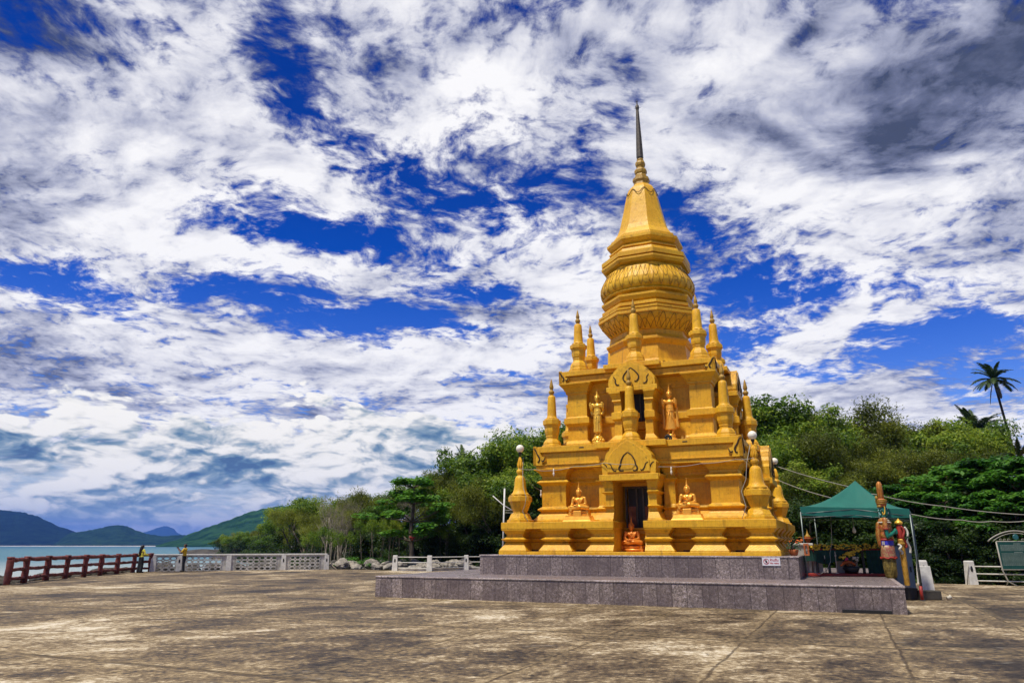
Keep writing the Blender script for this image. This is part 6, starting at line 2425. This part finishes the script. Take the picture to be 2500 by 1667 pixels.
for i, (px, yt, Y, w) in enumerate(((815, 1186, 66, .85), (862, 1195, 67, .8), (838, 1225, 62, .8), (1000, 1165, 66, .8), (1047, 1160, 68, .6))):
    plant('bare', px, yt, Y, ('tallest bare grey tree cluster beyond the end of the balustrade', 'bare grey-brown tree cluster just right of the tallest bare one', 'lower leafless pale thicket in front of the bare trees', 'leafless brown tree showing through behind the almond tree', 'thin pale leafless tree standing right of the almond tree top')[i], None, w)
SG = 'slender leaning trunks at the edge of the left wood'
for px, yt, Y, w in ((845, 1290, 60, .8), (898, 1262, 58, .8), (925, 1255, 57.5, .8), (955, 1262, 57, .8), (985, 1262, 57, .8), (1085, 1270, 56.5, .8), (760, 1290, 68, .8), (800, 1280, 64, .8)):
    plant('sapling', px, yt, Y, 'slender tree of thin leaning trunks at the foot of the left wood', SG, w)


# coconut palms
def palm(label, foot, top, nfr, L, seed, old=0):
    r = random.Random(seed)
    t = thing('palm_tree', label, 'palm tree', foot)
    b = Vector(foot)
    tp = Vector(top) - b
    m = MB()
    pts = [Vector((0, 0, -.5)).lerp(tp, i / 10) + Vector((.12 * math.sin(math.pi * i / 10), 0, 0)) for i in range(11)]
    H = tp.length
    m.tube(pts, [.24 - .10 * i / 10 for i in range(11)], 8)
    m.build('trunk', BARK_DARK, t)
    for k in range(nfr):
        a = k * 2.399 + r.uniform(-.25, .25)
        e = r.uniform(-.45, 1.35) if k >= old else -1.2
        le = L * r.uniform(.8, 1.1)
        p = tp.copy()
        d = Vector((math.cos(a) * math.cos(e), math.sin(a) * math.cos(e), math.sin(e)))
        path = [p.copy()]
        for i in range(9):
            d = (d + Vector((0, 0, -.05 - .018 * i))).normalized()
            p = p + d * le / 9
            path.append(p.copy())
        f = MB()
        f.tube(path, [.035 * (1 - i / 10.5) for i in range(10)], 4)
        vs, fs = [], []
        for i in range(1, 46):
            u = i / 46 * 9
            j = min(int(u), 8)
            c = path[j].lerp(path[j + 1], u - j)
            tg = (path[j + 1] - path[j]).normalized()
            sd = tg.cross(Vector((0, 0, 1)))
            sd = sd.normalized() if sd.length > .05 else Vector((1, 0, 0))
            ln = le * .21 * math.sin(math.pi * min(1, .12 + i / 46 * .86)) ** .7 * r.uniform(.8, 1.1)
            for k2 in (1, -1):
                q = c + sd * k2 * ln * .75 + tg * ln * .45 + Vector((0, 0, -ln * r.uniform(.10, .35)))
                md = c.lerp(q, .5) + Vector((0, 0, ln * .08))
                wv = tg * .034 * L / 2.2
                o = len(vs)
                vs += [c - wv, c + wv, md + wv, md - wv, q]
                fs += [(o, o + 1, o + 2, o + 3), (o + 3, o + 2, o + 4)]
        f.add(vs, fs)
        f.build('frond', L_PALM if k >= old else BARK, t)
    m = MB()
    for i in range(7):
        m.ball(tp + Vector((.22 * math.cos(i * .9), .22 * math.sin(i * .9), -.22 - .08 * (i % 2))), (.11, .11, .14), None, 7, 5)
    m.build('coconuts', BARK, t)
    return t


pt = at(2425, 925, 100)
pf = at(2474, 1108, 100)
palm('very tall slim coconut palm standing clear above the trees at the far right', (pf.x + .9, 100, land_z(pf.x, 100)), pt, 32, 3.4, 4, 3)
pt = at(2383, 1058, 88)
palm('shorter bushy coconut palm rising behind the right-hand trees, left of the tall palm', (pt.x + .3, 88, land_z(pt.x, 88)), pt, 44, 3.9, 9, 0)
pt = at(1132, 1135, 72)
palm('small ragged coconut palm peeping over the skyline of the left wood', (pt.x, 72, land_z(pt.x, 72)), pt, 14, 2.3, 15, 0)
pt = at(2490, 1125, 45)
palm('low young palm at the right edge below the tall palm', (pt.x, 45, land_z(pt.x, 45)), pt, 14, 1.6, 18, 0)

# undergrowth below the woods: uncountable
cl = []
for i in range(900):
    if i % 2:
        x, y = tr.uniform(10, 34), tr.uniform(33, 46)
        if y < 34.6 + max(0, 18 - x) * .9 or y < 33.5 - (x - 18) * .55 + 1.2:
            continue
    else:
        y = tr.uniform(54, 95)
        x = tr.uniform(shore_x(y) + 5, 14)
        if y < 57 and x < -8:
            continue
    cl.append(((x, y, land_z(x, y) + tr.uniform(.0, .7)), tr.uniform(.5, 1.1)))
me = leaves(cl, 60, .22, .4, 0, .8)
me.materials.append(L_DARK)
ug = bpy.data.objects.new('undergrowth', me)
COL.objects.link(ug)
ug['kind'] = 'stuff'
tag(ug, 'dark leafy undergrowth carpeting the floor of the woods', 'undergrowth')
cl = []
for i in range(60):
    x, y = tr.uniform(-12.5, -7.8), tr.uniform(53.5, 57)
    if tr.random() < .55:
        cl.append(((x, y, .25 + (y - 53.5) * .12), tr.uniform(.3, .55)))
me = leaves(cl, 60, .14, .8, 0, .5)
me.materials.append(L_ALMOND)
ug = bpy.data.objects.new('creeper', me)
COL.objects.link(ug)
ug['kind'] = 'stuff'
tag(ug, 'bright green creeper spreading over the pale shore rocks', 'ground cover')

# ----------------------------------------------------------------- rocks on the shore
def rock_mesh(seed):
    bm = bmesh.new()
    bmesh.ops.create_icosphere(bm, subdivisions=3, radius=1)
    for v in bm.verts:
        q = v.co * 1.1 + Vector((seed * 7.3, seed, 0))
        v.co *= 1 + .32 * noise.noise(q) + .14 * noise.noise(q * 2.7) + .05 * noise.noise(q * 7)
        v.co.z *= .68
    me = bpy.data.meshes.new('boulder')
    bm.to_mesh(me)
    bm.free()
    return me


rk = [rock_mesh(i + 1) for i in range(5)]
rkd = [m_.copy() for m_ in rk]
for m_ in rk:
    m_.materials.append(M['stone'])
for m_ in rkd:
    m_.materials.append(M['dark_stone'])
rr_ = random.Random(99)


def boulder(x, y, z, s, dark, label, group):
    o = bpy.data.objects.new('boulder', (rkd if dark else rk)[rr_.randrange(5)])
    COL.objects.link(o)
    o.location = (x, y, z)
    o.rotation_euler = (rr_.uniform(-.3, .3), rr_.uniform(-.3, .3), rr_.uniform(0, 6.28))
    o.scale = (s * rr_.uniform(.8, 1.3), s * rr_.uniform(.8, 1.2), s * rr_.uniform(.7, 1.1))
    tag(o, label, 'rock', group)


for i in range(60):
    x = rr_.uniform(-12.8, -3.0)
    y = rr_.uniform(52.8, 57.5) if x < -7 else rr_.uniform(51.5, 55.5)
    boulder(x, y, rr_.uniform(-.15, .38), rr_.uniform(.28, .58), False, 'pale weathered boulder on the bank between the balustrade and the pipe fence', 'pale boulders below the left wood')
for i in range(110):
    k = rr_.uniform(0, 7.9)
    a, c = fr_[int(k)], fr_[min(int(k) + 1, 8)]
    u = k - int(k)
    q = abs(rr_.gauss(0, 1.9)) + .55
    x, y = a[0] * (1 - u) + c[0] * u - q, a[1] * (1 - u) + c[1] * u + rr_.uniform(-.4, .4)
    s = rr_.uniform(.28, .6)
    boulder(x, y, .06 - q * .17, s, True, 'dark wet boulder on the shore below the red railing', 'dark boulders below the red railing')
for i in range(64):
    u = rr_.random()
    x, y = -23.6 + 11 * u + rr_.uniform(-1, .3), 49.6 + 3.6 * u + rr_.uniform(.2, 2.2)
    boulder(x, y, rr_.uniform(-.35, .25), rr_.uniform(.35, .62), True, 'dark wet boulder behind the pierced white balustrade', 'dark boulders behind the balustrade')
for px, w, h, lab_ in ((505, 9, 2.2, 'low dark rock spit at the tip of the wooded headland'), (540, 10, 1.6, 'dark rock ledge on the headland shore right of the spit tip'), (590, 6, 1.5, 'dark shore ledge under the headland trees')):
    Y = 300 - (px - 505) * 1.4
    q = at(px, 1340, Y)
    o = bpy.data.objects.new('rock_spit', rkd[px % 5])
    COL.objects.link(o)
    o.location = (q.x, Y, SEA + .3)
    o.scale = (w, 6, h)
    tag(o, lab_, 'rock')
lg = MB()
lg.tube([at(805, 1375, 52.5), at(813, 1383, 52.4), at(822, 1390, 52.3)], .07, 7)
tag(lg.build('driftwood', BARK_PALE), 'pale broken branch lying on the rocks beside the balustrade end', 'branch')

# ----------------------------------------------------------------- the air over the bay
hz = MB()
hz.box((0, 7000, 195), (31800, 19000, 396))
hz = hz.build('haze', bpy.data.materials.new('haze_air'))
hm = hz.data.materials[0]
hm.use_nodes = True
hm.node_tree.nodes.clear()
pv_ = hm.node_tree.nodes.new('ShaderNodeVolumePrincipled')
pv_.inputs['Color'].default_value = (0.12, 0.30, 1.0, 1)
pv_.inputs['Density'].default_value = 8e-5
pv_.inputs['Anisotropy'].default_value = 0.0
ho = hm.node_tree.nodes.new('ShaderNodeOutputMaterial')
hm.node_tree.links.new(pv_.outputs[0], ho.inputs['Volume'])
hz['kind'] = 'stuff'
hz.visible_shadow = True
tag(hz, 'thin blue haze in the air over the bay and the far hills', 'haze')
